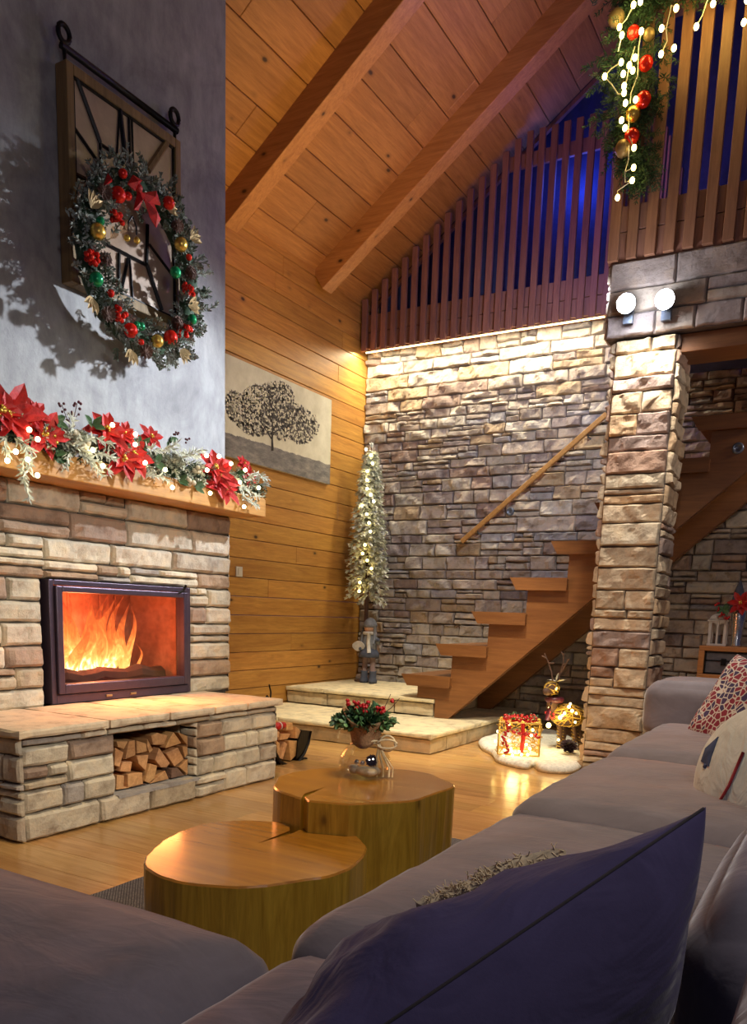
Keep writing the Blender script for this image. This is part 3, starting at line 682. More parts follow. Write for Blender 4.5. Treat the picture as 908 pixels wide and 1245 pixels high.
CY = 5.87; CX0, CX1 = -1.60, -1.195; CB = 6.27
co = thing('stone_column', (-1.4, 6.07, 0), 'square pillar of stacked ledge stone carrying two bright spotlights', 'column')
mb = MB()
ledge(mb, (CX0, CY, 0), UX, UZ, -UY, CX1 - CX0, 2.97, COL_PAL, dep=0.022, rough=0.012, cell=0.022, rows=(0.085, 0.17), wid=(0.24, 0.44), seed=41, split=0.035, psplit=0.28)
ledge(mb, (CX1, CY, 0), UY, UZ, UX, CB - CY, 2.97, COL_PAL, dep=0.022, rough=0.012, cell=0.03, rows=(0.075, 0.14), wid=(0.2, 0.40), seed=42, split=0.03, psplit=0.1)
ledge(mb, (CX0, CB, 0), -UY, UZ, -UX, CB - CY, 2.97, COL_PAL, dep=0.03, rough=0.012, cell=0.03, rows=(0.075, 0.14), wid=(0.12, 0.40), seed=43, split=0.03, psplit=0.1)
mb.col = (0.12, 0.10, 0.09); mb.box((CX0, CY, 0), (CX1, CB, 2.97))
mb.build('stone_shaft', 'rear_stone', co)
# lintel wall above the column and to its right
mb = MB()
ledge(mb, (-1.66, CY - 0.04, 2.98), UX, UZ, -UY, 2.9, 0.47, [(0.40, 0.33, 0.31), (0.36, 0.31, 0.31), (0.44, 0.37, 0.32)], dep=0.022, rough=0.008, cell=0.04, rows=(0.11, 0.19), wid=(0.3, 0.55), seed=44, psplit=0.1)
ledge(mb, (-1.66, 6.30, 2.98), -UY, UZ, -UX, 0.46, 0.47, REAR_PAL, dep=0.022, rough=0.008, cell=0.05, seed=45)
mb.col = (0.14, 0.12, 0.12); mb.box((-1.66, CY - 0.04, 2.98), (1.24, 6.30, 3.45))
struct(mb.build('wall_lintel', 'rear_stone'))
mb = MB(); mb.box((-1.19, 5.90, 2.86), (1.24, 6.2, 2.975)); struct(mb.build('trim_2', 'stair_wood', bevel=0.006))
# spotlights
for i, (px, py) in enumerate(((761, 369), (808, 364))):
    c = ony(px, py, 5.70); d = (CAM + V(-0.35, 0, 0.1) - c).normalized()
    t = thing('spotlight', c + V(0, 0.08, -0.03), ('round glowing spotlight on the column, the left one of the pair' if i == 0 else 'round glowing spotlight on the column, the right one of the pair'), 'spotlight', 'spotlights on the column')
    a = d.orthogonal().normalized(); b = d.cross(a)
    mb = MB(); mb.lathe(c - d * 0.10, [(0.03, 0), (0.05, 0.02), (0.062, 0.095), (0.062, 0.108), (0.054, 0.108)], 20, ax=(a, b, d)); mb.build('lamp_housing', 'blue_metal', t, smooth=True)
    mb = MB(); mb.lathe(c, [(0.0, 0.020), (0.034, 0.017), (0.058, 0.010), (0.060, 0.004)][::-1], 24, ax=(a, b, d)); mb.build('lamp_lens', 'lamp_face', t, smooth=True)
    mb = MB(); mb.tube([c - d * 0.09, V(c.x, 5.80, c.z - 0.02)], 0.012); mb.box((c.x - 0.03, 5.77, c.z - 0.10), (c.x + 0.03, 5.81, c.z + 0.03)); mb.build('wall_bracket', 'blue_metal', t)

# ================================================================== STAIRS
sr = thing('timber_stair', (-2.2, 7.3, 0.17), 'reddish timber open stair with thick treads rising along the stone wall', 'stairs')
random.seed(51)
for k in range(12):
    x0 = -3.54 + 0.336 * k; z1 = 0.55 + 0.2935 * k
    if x0 > 0.3: break
    t = random.uniform(0.92, 1.06); mb = MB(); mb.col = (t, t, t)
    mb.prism([(x0, 6.60, z1), (x0 + 0.48, 6.60, z1), (x0 + 0.48, 6.60, z1 - 0.092), (x0 + 0.055, 6.60, z1 - 0.092)], (0, 1.42, 0)); mb.build('tread', 'stair_wood', sr, bevel=0.006)
for (ya, yb) in ((6.66, 6.735), (7.66, 7.735)):
    mb = MB(); top = []; N = 11
    for k in range(N):
        x0 = -3.54 + 0.336 * k; zb = 0.55 + 0.2935 * k - 0.090
        top += [(x0 + 0.14 if k == 0 else x0 + 0.14, zb), (x0 + 0.47, zb)]
    pts = [(-3.21, 0.174)] if ya < 7 else [(-3.20, 0.174)]
    bot0 = (-3.08, 0.174); xe = top[-1][0]; sl = 0.893
    poly = [(-3.215, 0.174), (-3.215, 0.345), (-3.40, 0.345)] + top + [(xe, 0.174 + sl * (xe + 3.08)), (-3.08, 0.174)]
    clean = []
    for p in poly: clean.append((p[0], p[1]))
    # build as stacked quads so the zig-zag stays planar and valid
    mb = MB(); mb.prism([(p[0], ya, p[1]) for p in clean], (0, yb - ya, 0)); mb.build('stringer', 'stair_wood', sr, bevel=0.004)
hr = thing('handrail', (-2.9, 8.0, 1.9), 'slim slanted wooden handrail fixed to the rear stone wall', 'handrail')
a, b = V(-2.20, 7.95, 3.01), V(-3.62, 7.95, 1.865); dd = (b - a).normalized()
mb = MB(); mb.obox((a + b) / 2, (dd, UY, dd.cross(UY)), ((b - a).length / 2, 0.020, 0.024)); mb.build('rail', 'mantel_wood', hr, bevel=0.008)
for t in (0.12, 0.88):
    p = a.lerp(b, t); mb = MB(); mb.tube([p - V(0, 0, 0.02), p + V(0, 0.03, -0.05), p + V(0, 0.12, -0.05)], 0.008); mb.build('rail_bracket', 'blue_metal', hr, smooth=True)
for (p, lab) in ((ony(620, 622, 8.05), 'small round step light recessed in the rear wall below the handrail'), (ony(897, 545, 6.66), 'small round blue step light on the stair stringer, upper right')):
    d = -UY; mb = MB(); mb.lathe(p, [(0.0, 0.006), (0.022, 0.006), (0.024, 0.012), (0.036, 0.012), (0.042, 0.0), (0.042, -0.03)], 24, ax=(UX, UZ, d)); o = mb.build('step_light', 'blue_metal', smooth=True); center(o); tag(o, lab, 'light', 'recessed step lights')

# ================================================================== SLAT SCREENS
random.seed(61)
sc = thing('slat_screen', (-3.6, 7.95, 3.88), 'tall reddish vertical slat screen above the rear stone wall', 'screen')
mb = MB(); x = -4.90
while x < -1.95:
    top = min(cz(x) - 0.03, 5.58) ; t = random.uniform(0.85, 1.1)
    mb.box((x, 7.90, 3.87), (x + 0.062, 7.935, top), (t, t, t)); x += 0.1175
mb.build('slats', 'slat_wood', sc, bevel=0.004)
mb = MB(); mb.box((-4.91, 7.94, 3.90), (-1.9, 7.965, 4.06)); mb.box((-4.91, 7.94, 4.065), (-1.9, 7.965, 4.24)); mb.build('base_board', 'slat_wood', sc, bevel=0.004)
mb = MB(); mb.box((-3.35, 7.94, 5.30), (-1.9, 7.975, 5.42)); mb.build('cross_rail', 'slat_wood', sc, bevel=0.004)
mb = MB(); mb.box((-4.90, 7.97, 3.885), (-2.0, 8.09, 3.905)); mb.build('led_shelf', 'slat_wood', sc)
mb = MB(); mb.box((-4.88, 7.972, 3.872), (-2.3, 7.985, 3.884)); mb.build('led_strip', 'led_glow', sc)
gs = thing('gallery_railing', (-0.8, 5.85, 3.45), 'gallery railing of wide spaced orange vertical slats above the stone lintel', 'railing')
mb = MB(); x = -1.685
while x < 1.2:
    t = random.uniform(0.88, 1.1); mb.box((x, 5.80, 3.46), (x + 0.068, 5.835, 4.90), (t * 1.15, t * 1.2, t)); x += 0.1190
mb.build('slats', 'slat_wood', gs, bevel=0.004)
mb = MB(); mb.box((-1.69, 5.84, 3.455), (1.2, 5.87, 3.64)); mb.box((-1.69, 5.84, 3.645), (1.2, 5.87, 3.80)); mb.build('base_board', 'slat_wood', gs, bevel=0.004)
mb = MB(); mb.box((-1.72, 5.78, 4.86), (1.2, 5.90, 4.93)); mb.build('top_rail', 'slat_wood', gs, bevel=0.006)
mb = MB(); mb.box((-1.70, 5.90, 3.455), (-1.64, 7.88, 3.75)); x = 5.95
while x < 7.85: mb.box((-1.70, x, 3.75), (-1.67, x + 0.06, 4.90)); x += 0.13
mb.build('return_side', 'slat_wood', gs, bevel=0.004)
mb = MB(); mb.box((-1.62, 6.31, 3.30), (1.3, 8.0, 3.44)); struct(mb.build('trim_3', 'loft_wall'))

# ================================================================== FIREWOOD
def log_piece(poly, base_ax, depth, label, group, mat='log_wood', dark=False, shade=None):
    """split log: end face polygon (3d, in one plane) pushed back along base_ax, sides slightly irregular"""
    t = shade or random.uniform(0.82, 1.10); mb = MB(); mb.col = (t, t * random.uniform(0.92, 1.0), t * random.uniform(0.85, 1.0))
    n = len(poly); rings = 4; vs = []; fs = []; c = sum((Vector(p) for p in poly), Vector()) / n
    for r in range(rings):
        for p in poly:
            q = c + (Vector(p) - c) * (1.0 if r else 0.95) * (1 - 0.03 * r); vs.append(q + Vector(base_ax) * (depth * r / (rings - 1) + (0.006 if r == 1 else 0)) + (V(random.uniform(-1, 1), random.uniform(-1, 1), random.uniform(-1, 1)) * 0.003))
    fs.append(tuple(range(n - 1, -1, -1)) ); fs.append(tuple(range((rings - 1) * n, rings * n)))
    for r in range(rings - 1):
        for k in range(n): fs.append((r * n + k, r * n + (k + 1) % n, (r + 1) * n + (k + 1) % n, (r + 1) * n + k))
    mb.add(vs, fs); o = mb.build('firewood_log', 'bark' if dark else mat, bevel=0.002, bseg=1); center(o)
    return tag(o, label, 'firewood', group)
random.seed(71)
NL = [[(140, 200), (240, 195), (200, 270), (150, 245)], [(130, 250), (200, 285), (160, 410), (125, 395)], [(240, 205), (290, 190), (292, 310), (205, 350)], [(297, 195), (375, 215), (383, 283), (300, 305)], [(385, 180), (435, 275), (400, 300), (383, 240)],
      [(410, 155), (470, 135), (545, 160), (520, 232), (425, 235)], [(590, 130), (660, 220), (527, 258), (550, 190)], [(620, 135), (750, 150), (730, 225), (665, 200)], [(757, 160), (795, 165), (785, 305), (757, 280)], [(185, 360), (270, 360), (258, 450), (165, 440)],
      [(297, 320), (395, 305), (375, 445), (320, 380)], [(475, 250), (565, 378), (540, 415), (490, 415), (445, 350)], [(527, 300), (625, 250), (678, 345), (600, 405)], [(658, 240), (725, 235), (755, 290), (682, 338)], [(727, 325), (790, 320), (800, 385), (752, 405)],
      [(715, 340), (750, 430), (705, 485), (637, 410)], [(773, 410), (800, 425), (803, 520), (692, 523)], [(577, 420), (625, 410), (680, 498), (660, 535), (570, 555)], [(525, 430), (555, 553), (402, 580)], [(402, 375), (465, 390), (440, 500), (395, 548), (362, 525)],
      [(225, 465), (345, 445), (358, 540), (230, 568)], [(140, 465), (195, 465), (197, 560), (248, 600), (248, 640), (140, 678)], [(258, 587), (370, 557), (385, 610), (262, 648)]]
NN = {0: 'wedge shaped split log at the top left corner of the niche stack', 1: 'upright split log against the left side of the niche', 5: 'broad orange split log in the top row of the niche', 6: 'triangular split log with a knot, peak of the niche stack',
      7: 'pale square split log at the top right of the niche', 8: 'narrow upright log against the right side of the niche', 11: 'pointed rounded split log near the middle of the niche stack', 12: 'large tilted square log right of centre in the niche',
      14: 'dark square log end on the right of the niche stack', 15: 'pale diamond shaped log in the niche, low on the right', 16: 'brown triangular log in the lower right corner of the niche', 17: 'dark barked log standing in the bottom row of the niche',
      18: 'pale triangular log in the middle of the niche bottom row', 19: 'yellowish slanting split log left of the pale triangle in the niche', 20: 'pale square log end near the bottom left of the niche', 21: 'tall orange log in the lower left corner of the niche', 22: 'dark barked log lying on the niche floor, left side', 2: 'broad split log second from the left in the top row of the niche stack', 3: 'dark orange split log right of the broad one in the niche top row', 4: 'thin wedge log squeezed left of the broad orange top row log', 9: 'small squarish log end on the left above the pale square one', 10: 'tapering split log above the yellowish slanting one in the niche', 13: 'tilted log end just under the pale square log on the right'}
for i, p in enumerate(NL):
    pts = [onx(120 + a / 6.486, 870 + b / 6.486, -3.235) for a, b in p]
    pts = [V(q.x, min(max(q.y, NY0 + 0.005), NY1 - 0.022), min(max(q.z, NZ0 + 0.004), NZ1 - 0.004)) for q in pts]
    log_piece(pts, V(-1, random.uniform(-0.02, 0.02), 0), random.uniform(0.26, 0.32), NN.get(i, 'split log end between its neighbours in the middle of the niche stack'), 'firewood logs in the hearth niche', dark=i in (14, 17, 22))
# wrought iron log carrier between hearth and steps
def cpt(a, b, x=-3.42): return onx(320 + a / 10.37, 830 + b / 10.37, x)
lc = thing('log_carrier', cpt(350, 1060), 'black wrought iron log basket with scroll feet standing between hearth and steps', 'log basket')
arc = [(100, 560), (115, 700), (150, 880), (215, 1000), (330, 1050), (440, 1005), (520, 890), (570, 760), (600, 610)]
for xx in (-3.42, -3.72): mb = MB(); mb.tube([cpt(a, b) + V(xx + 3.42, 0, 0) for a, b in arc], 0.010, 8); mb.build('hoop', 'black_iron', lc, smooth=True)
mb = MB(); aa = [cpt(a, b) for a, b in arc]
for p, q in zip(aa[:-1], aa[1:]): mb.prism([p, q, q + V(-0.30, 0, 0), p + V(-0.30, 0, 0)], (p - q).cross(UX).normalized() * 0.004)
mb.build('basket_shell', 'black_iron', lc)
mb = MB(); mb.prism([cpt(a, b) for a, b in [(490, 600), (600, 610), (560, 780), (470, 920), (420, 960), (440, 740)]], (-0.01, 0, 0)); mb.build('side_plate', 'black_iron', lc)
mb = MB(); mb.prism([cpt(a, b) + V(-0.31, 0, 0) for a, b in [(110, 390), (200, 430), (290, 400), (300, 490), (100, 500)]], (-0.01, 0, 0)); mb.build('back_plate', 'black_iron', lc)
mb = MB(); mb.tube([cpt(a, b) + V(-0.12, 0, 0) for a, b in [(215, 190), (255, 240), (290, 330), (315, 420), (310, 490)]], 0.011, 8); mb.tube([cpt(a, b) + V(-0.12, 0, 0) for a, b in [(245, 40), (265, 130), (260, 250)]], 0.006, 6); mb.build('carry_handle', 'black_iron', lc, smooth=True)
for k, (a, b, r) in enumerate(((180, 1105, 44), (528, 990, 50))):
    path = []
    for i in range(22):
        t = i / 21 * 2 * PI * 1.25 + (0.5 if k else 2.2); rr = r * (1 - 0.55 * i / 21); path.append(cpt(a + rr * math.cos(t), b + rr * math.sin(t) * 1.1))
    for xo in (0, -0.28): mb = MB(); mb.tube([p + V(xo, 0, 0) for p in path], 0.0075, 6); mb.build('scroll_foot', 'black_iron', lc, smooth=True)
CL = [[(292, 510), (375, 500), (380, 600), (285, 600)], [(410, 550), (515, 640), (505, 720), (400, 705)], [(130, 600), (200, 620), (200, 690), (132, 700)], [(222, 645), (350, 640), (310, 715), (212, 730)], [(160, 715), (213, 760), (213, 950), (180, 900)], [(280, 735), (308, 770), (245, 975), (217, 955)], [(314, 730), (435, 730), (415, 925), (345, 995)]]
for p, n in zip(CL, ('pale square log at the top of the iron basket', 'pale log leaning at the right of the iron basket', 'small orange log at the left edge of the iron basket', 'broad log lying across the middle of the iron basket', 'narrow wedge log at the lower left of the iron basket', 'slanting slim log in the middle of the iron basket bottom', 'largest pale log at the lower right of the iron basket')):
    log_piece([cpt(a, b, -3.44) for a, b in p], V(-1, 0, 0), 0.22, n, 'firewood logs in the iron basket', shade=random.uniform(1.0, 1.2))
mb = MB(); c0 = cpt(200, 545, -3.45)
mb.lathe(c0, [(0.0, -0.06), (0.022, -0.06), (0.028, -0.02), (0.028, 0.02), (0.022, 0.06), (0, 0.06)], 14, ax=(UX, UZ, UY)); rb = mb.build('rolled_ribbon', 'red_petal', smooth=True)
mb = MB(); mb.lathe(c0, [(0.0292, -0.006), (0.0295, 0), (0.0292, 0.006)], 14, ax=(UX, UZ, UY)); mb.build('white_stripe', 'doll_white', None)
ws = D.objects['white_stripe']; center(rb); ws.parent = rb; ws.location = -Vector(rb.location)
tag(rb, 'small red and white roll lying on the logs in the iron basket', 'ribbon')

# ================================================================== RUG AND TABLES
mb = MB(); nx, ny = 40, 60; x0, x1, y0, y1 = -2.37, -0.55, 0.4, 3.56; vs = []; fs = []
for i in range(nx + 1):
    for j in range(ny + 1):
        p = V(x0 + (x1 - x0) * i / nx, y0 + (y1 - y0) * j / ny, 0); vs.append((p.x, p.y, 0.011 + 0.002 * noise.noise(p * 9)))
for i in range(nx):
    for j in range(ny): a = i * (ny + 1) + j; fs.append((a, a + ny + 1, a + ny + 2, a + 1))
mb.add(vs, fs); mb.box((x0, y0, 0.001), (x1, y1, 0.009)); o = mb.build('area_rug', 'rug_weave'); center(o); tag(o, 'dark grey woven rug beneath the two tree trunk tables', 'rug')
def trunk(name, pts, z, label, seed, crack):
    """solid trunk slab: plan outline in metres, natural wavy side, crack cut as a real slot"""
    random.seed(seed); P = [Vector((p[0], p[1], 0)) for p in pts]; n = len(P); out = []
    for i in range(n):
        p0, p1, p2, p3 = P[i - 1], P[i], P[(i + 1) % n], P[(i + 2) % n]
        m = 1 if (i in crack or (i + 1) % n in crack or (i - 1) % n in crack) else 6
        for k in range(m):
            t = k / m
            if m == 1: q = p1
            else: q = 0.5 * ((2 * p1) + (p2 - p0) * t + (2 * p0 - 5 * p1 + 4 * p2 - p3) * t * t + (3 * p1 - p0 - 3 * p2 + p3) * t ** 3)
            out.append(q)
    c = sum(out, Vector()) / len(out); root = thing(name, (c.x, c.y, 0.012), label, 'coffee table', 'tree trunk coffee tables')
    zs = [0.012, 0.06, 0.12, 0.18, 0.24, z * 0.8, z - 0.02, z - 0.006]; vs = []; fs = []; N = len(out)
    for j, zz in enumerate(zs):
        for q in out:
            d = (q - c).normalized(); w = 0.012 * noise.noise(V(q.x * 6, q.y * 6, zz * 2 + seed)) + 0.006 * noise.noise(V(q.x * 25, q.y * 25, zz * 1.5))
            k = 1.0 if j < len(zs) - 1 else 0.0
            vs.append((q.x + d.x * w, q.y + d.y * w, zz))
    for j in range(len(zs) - 1):
        for i in range(N): fs.append((j * N + i, j * N + (i + 1) % N, (j + 1) * N + (i + 1) % N, (j + 1) * N + i))
    fs.append(tuple(range(N - 1, -1, -1))); mb = MB(); mb.add(vs, fs); mb.build('trunk_body', 'table_side', root)
    last = vs[-N:]; mb = MB(); tv = list(last) + [(v[0] + (c.x - v[0]) * 0.014, v[1] + (c.y - v[1]) * 0.014, z) for v in last]
    mb.add(tv, [(i, (i + 1) % N, (i + 1) % N + N, i + N) for i in range(N)] + [tuple(range(N, 2 * N))]); mb.build('table_top', 'table_top', root)
    return root
zf, zn = 0.45, 0.335
far_px = [(330, 953), (341, 962), (367, 970), (369, 965), (394, 957), (371, 969), (376, 973), (424, 977), (470, 976), (507, 973), (524, 965), (551, 955), (536, 946), (512, 938), (470, 934), (425, 933), (380, 935), (345, 942)]
trunk('trunk_table', [onz(a, b, zf)[:2] for a, b in far_px], zf, 'taller varnished tree trunk table with a dark crack, holding the vase', 5, (2, 3, 4, 5, 6))
near_px = [(175, 1045), (190, 1062), (230, 1074), (300, 1078), (372, 1070), (420, 1058), (443, 1040), (441, 1024), (425, 1012), (395, 1007), (372, 1005), (356, 1013), (313, 1026), (352, 1010), (352, 1000), (310, 997), (250, 1001), (203, 1018)]
trunk('trunk_table', [onz(a, b, zn)[:2] for a, b in near_px], zn, 'lower round tree trunk table glowing orange on its left rim', 6, (11, 12, 13))

# ================================================================== SOFA
def soft(name, lo, hi, r, puff, mat, parent=None, seed=0, wr=0.006, cuts=22, sag=0):
    bm = bmesh.new(); bmesh.ops.create_cube(bm, size=2); bmesh.ops.subdivide_edges(bm, edges=bm.edges[:], cuts=cuts, use_grid_fill=True)
    lo, hi = Vector(lo), Vector(hi); c = (lo + hi) / 2; h = (hi - lo) / 2
    mb = MB(); vs = []
    for v in bm.verts:
        u = Vector(v.co)
        p = V(u.x * h.x, u.y * h.y, u.z * h.z); q = V(*[max(-h[i] + r, min(h[i] - r, p[i])) for i in range(3)]); d = p - q
        if d.length > 1e-6: p = q + d.normalized() * r if (abs(d.x) > 0) + (abs(d.y) > 0) + (abs(d.z) > 0) > 1 else p
        pf = [(1 - u.y ** 2) * (1 - u.z ** 2), (1 - u.x ** 2) * (1 - u.z ** 2), (1 - u.x ** 2) * (1 - u.y ** 2)]
        p.z += puff * max(0, u.z) * (1 - abs(u.x) ** 6) * (1 - abs(u.y) ** 7)
        for i in (0, 1): p[i] += 0.3 * puff * u[i] * pf[i]
        w = c + p; n = noise.noise(V(w.x * 2.2 + seed, w.y * 5.5, w.z * 3)) + 0.5 * noise.noise(V(w.x * 9 + seed, w.y * 14, w.z * 9)); p.z += wr * n * (1 if u.z > -0.5 else 0)
        ev = 1 - max(abs(u.x), abs(u.y)); 
        if u.z > 0.95 and ev < 0.12: p.z += 0.003 * noise.noise(V(w.x * 40, w.y * 40, seed))
        vs.append(c + p)
    fs = [[v.index for v in f.verts] for f in bm.faces]; mb.add(vs, fs); bm.free()
    return mb.build(name, mat, parent, smooth=True)
sf = thing('corner_sofa', (-0.6, 2.6, 0.0), 'large grey velvet corner sofa with deep seat cushions around the trunk tables', 'sofa')
mb = MB(); mb.box((-0.86, -0.2, 0.03), (0.30, 5.20, 0.27)); mb.box((-2.7, -0.2, 0.03), (-0.86, 1.14, 0.27)); mb.build('base_frame', 'sofa_velvet', sf, bevel=0.03)
SB = 0.462
soft('seat_cushion', (-0.93, 1.24, 0.26), (-0.10, 2.495, SB), 0.075, 0.030, 'sofa_velvet', sf, 1)
soft('seat_cushion', (-0.93, 2.52, 0.26), (-0.10, 3.72, SB + 0.022), 0.06, 0.030, 'sofa_velvet', sf, 2)
soft('seat_cushion', (-0.93, 3.745, 0.26), (-0.10, 5.05, SB + 0.040), 0.06, 0.030, 'sofa_grey', sf, 3)
soft('corner_cushion', (-0.865, 0.0, 0.26), (-0.10, 1.225, SB), 0.075, 0.025, 'sofa_velvet', sf, 4)
soft('chaise_cushion', (-2.7, -0.1, 0.26), (-0.875, 1.20, SB), 0.075, 0.035, 'sofa_velvet', sf, 5)
soft('arm_bolster', (-1.04, 5.02, 0.41), (-0.25, 5.58, 0.745), 0.085, 0.02, 'sofa_grey', sf, 6, cuts=24)
soft('back_rest', (0.02, 1.0, 0.25), (0.30, 5.3, 0.72), 0.07, 0.01, 'sofa_velvet', sf, 7)

def pillow(name, c, U, Vv, su, sv, T, mat, label=None, cat='cushion', parent=None, n=26, pw=0.5, pinch=0.07, wr=0.012, seed=0, group=None, round_=False, e=4.0, ears=0.0, sides=None):
    """stuffed cushion; U,Vv in-plane directions, N its face normal; built in its own axes so pattern sits on the cloth"""
    U = Vector(U).normalized(); N = U.cross(Vector(Vv)).normalized(); Vv = N.cross(U).normalized()
    mb = MB(); vs = []; fs = []
    def prof(a, b):
        if round_: return max(0, 1 - (a * a + b * b)) ** pw
        return (max(0, (1 - abs(a) ** e)) * max(0, (1 - abs(b) ** e))) ** pw
    idx = {}
    for sgn in (1, -1):
        for i in range(n + 1):
            for j in range(n + 1):
                a = math.sin((-1 + 2 * i / n) * PI / 2); b = math.sin((-1 + 2 * j / n) * PI / 2)
                aa, bb = a, b
                if round_:
                    aa = a * math.sqrt(1 - b * b / 2); bb = b * math.sqrt(1 - a * a / 2); t = prof(aa, bb)
                else: t = prof(a, b)
                pa = aa * su / 2 * (1 - (0 if round_ else pinch * (1 - b * b) )) ; pb = bb * sv / 2 * (1 - (0 if round_ else pinch * (1 - a * a)))
                if ears: k = (abs(a) * abs(b)) ** 6; pa *= 1 + ears * k; pb *= 1 + ears * k
                tt = T / 2
                if sides: q, tt = sides[0 if sgn > 0 else 1]; t = (max(0, 1 - abs(a) ** (1.0 if sgn > 0 else 2.0)) ** q) * (max(0, 1 - abs(b) ** 2.2) ** 0.5)
                key = (i, j) if (i in (0, n) or j in (0, n)) else (i, j, sgn)
                if key in idx: continue
                w = wr * t * (noise.noise(V(a * 2.5 + seed, b * 2.5, sgn)) + 0.45 * noise.noise(V(a * 6 + seed, b * 5, sgn + 4)))
                idx[key] = len(vs); vs.append((pa, pb, sgn * (tt * t) + w))
    g = lambda i, j, s: idx[(i, j)] if (i in (0, n) or j in (0, n)) else idx[(i, j, s)]
    for s in (1, -1):
        for i in range(n):
            for j in range(n):
                q = (g(i, j, s), g(i + 1, j, s), g(i + 1, j + 1, s), g(i, j + 1, s)); fs.append(q if s > 0 else q[::-1])
    mb.add(vs, fs); o = mb.build(name, mat, None, smooth=True); o.matrix_world = Matrix.Translation(c) @ Matrix((U, Vv, N)).transposed().to_4x4()
    if label: tag(o, label, cat, group)
    return o, U, Vv, N
# back cushions of the sofa, near the camera
soft('back_cushion', (-0.155, 1.05, 0.45), (0.12, 1.85, 0.735), 0.10, 0.04, 'sofa_velvet', sf, 9, wr=0.008)
soft('back_cushion', (-0.045, 0.10, 0.455), (0.13, 0.95, 0.86), 0.085, 0.015, 'brown_velvet', sf, 10, wr=0.008)
# navy cushion in the foreground: its seam runs from the corner tip towards the camera
def at(px, py, dist): return CAM + ray(px, py) * dist
A = at(858, 981, 1.06); B = at(150, 1462, 0.86)
Ud = (A - B); L = Ud.length; mid = (A + B) / 2; vd = (mid - CAM).normalized(); Vd = (vd - Ud.normalized() * vd.dot(Ud.normalized())).normalized()
SVn = 0.46
navy, U_, V_, N_ = pillow('navy_cushion', mid + Vd * (SVn / 2 - 0.0), Ud, Vd, L, SVn, 0.36, 'navy_cloth', 'big dark navy cushion in the foreground with a dark seam', pinch=0.02, wr=0.034, pw=0.62, e=2.0, n=44, seed=3, sides=((0.82, 0.116), (0.46, 0.240)))
mb = MB(); mb.tube([(L / 2 * t, -SVn / 2 * (1 - 0.02 * (1 - t * t)) - 0.000, 0.0) for t in np.linspace(-0.99, 0.99, 40)], 0.0019, 6); o = mb.build('seam', 'dark_inside', None); o.parent = navy
# fluffy jute tassel sticking out beyond the navy cushion
random.seed(77)
fz = 0.60; tp = [(505, 1103), (540, 1086), (575, 1074), (582, 1064), (632, 1047), (676, 1037), (688, 1040), (687, 1048), (650, 1063), (628, 1067), (648, 1073), (640, 1078), (585, 1083), (540, 1098), (515, 1108)]
P3 = [at(a, b - 6, 1.24) for a, b in tp]; mb = MB(); nn = (CAM - P3[3]).normalized(); mb.prism(P3, V(0, 0.01, -0.025))
for i in range(260):
    a = random.randrange(len(P3)); b = (a + random.randrange(3, 12)) % len(P3); q = P3[a].lerp(P3[b], random.random() * 0.5); d = V(random.uniform(-1, 0.4), random.uniform(-0.4, 0.4), random.uniform(-0.1, 0.8)).normalized()
    mb.tube([q, q + d * 0.005, q + d * random.uniform(0.007, 0.012)], 0.0009, 4)
o = mb.build('jute_tassel', 'jute'); center(o); tag(o, 'fluffy beige jute decoration poking out behind the navy cushion', 'tassel')
# white round cushion with red stripes and navy tree motifs
wc = ony(910, 934, 3.0); wU = V(0.35, 0.80, 0.42).normalized(); wN = V(-0.60, -0.74, 0.30).normalized(); wU = (wU - wN * wU.dot(wN)).normalized(); wV = wN.cross(wU)
wh, U_, V_, N_ = pillow('white_cushion', wc + V(0.02, 0, -0.02), wU, wV, 0.50, 0.50, 0.20, 'white_cloth', 'round off-white cushion with red stripe and blue tree motif, leaning on the sofa', round_=True, pw=0.55, wr=0.004, seed=8)
def onpil(a, b, R=0.27, T=0.20, pw=0.55, lift=0.003):
    return V(a * R, b * R, T / 2 * max(0, 1 - a * a - b * b) ** pw + lift)
wi = wh.matrix_world.inverted()
def hit(px, py):
    o = wi @ CAM; d = (wi.to_3x3() @ ray(px, py)).normalized(); t = 0.5; 
    for _ in range(400):
        p = o + d * t; rr = (p.x ** 2 + p.y ** 2) / 0.25 ** 2
        if rr < 1 and p.z < 0.10 * (1 - rr) ** 0.55: return V(p.x, p.y, 0) , rr
        t += 0.01
    return None, 2
def patch(pxs, name, mat, parent, w=None):
    mb = MB(); hs = [hit(*p) for p in pxs]; hs = [h for h in hs if h[0] is not None]
    if len(hs) < 2: return
    Z = lambda p: 0.10 * max(0, 1 - (p.x ** 2 + p.y ** 2) / 0.25 ** 2) ** 0.55 + 0.006
    if w: mb.tube([V(p.x, p.y, Z(p)) for p, _ in hs], w, 6)
    else:
        pp = [p for p, _ in hs]; c = sum(pp, Vector()) / len(pp); top = [V(p.x, p.y, Z(p) - 0.002) for p in pp]; cc = V(c.x, c.y, Z(c) + 0.002)
        mb.add(top + [cc] + [t - V(0, 0, 0.016) for t in top], [(i, (i + 1) % len(top), len(top)) for i in range(len(top))] + [(i, i + len(top) + 1, (i + 1) % len(top) + len(top) + 1, (i + 1) % len(top)) for i in range(len(top))])
    o = mb.build(name, mat, None, smooth=bool(w)); o.parent = parent
patch([(905, 915), (897, 938), (888, 955), (878, 972), (868, 985), (861, 1000)], 'red_stripe', 'red_trim', wh, 0.005)
patch([(874, 896), (868, 912), (862, 932), (853, 926), (858, 910)], 'tree_motif', 'navy_motif', wh)
patch([(857, 928), (860, 930), (858, 935), (855, 933)], 'tree_motif', 'navy_motif', wh)
patch([(841, 935), (838, 945), (836, 955)], 'red_motif', 'red_trim', wh, 0.003)
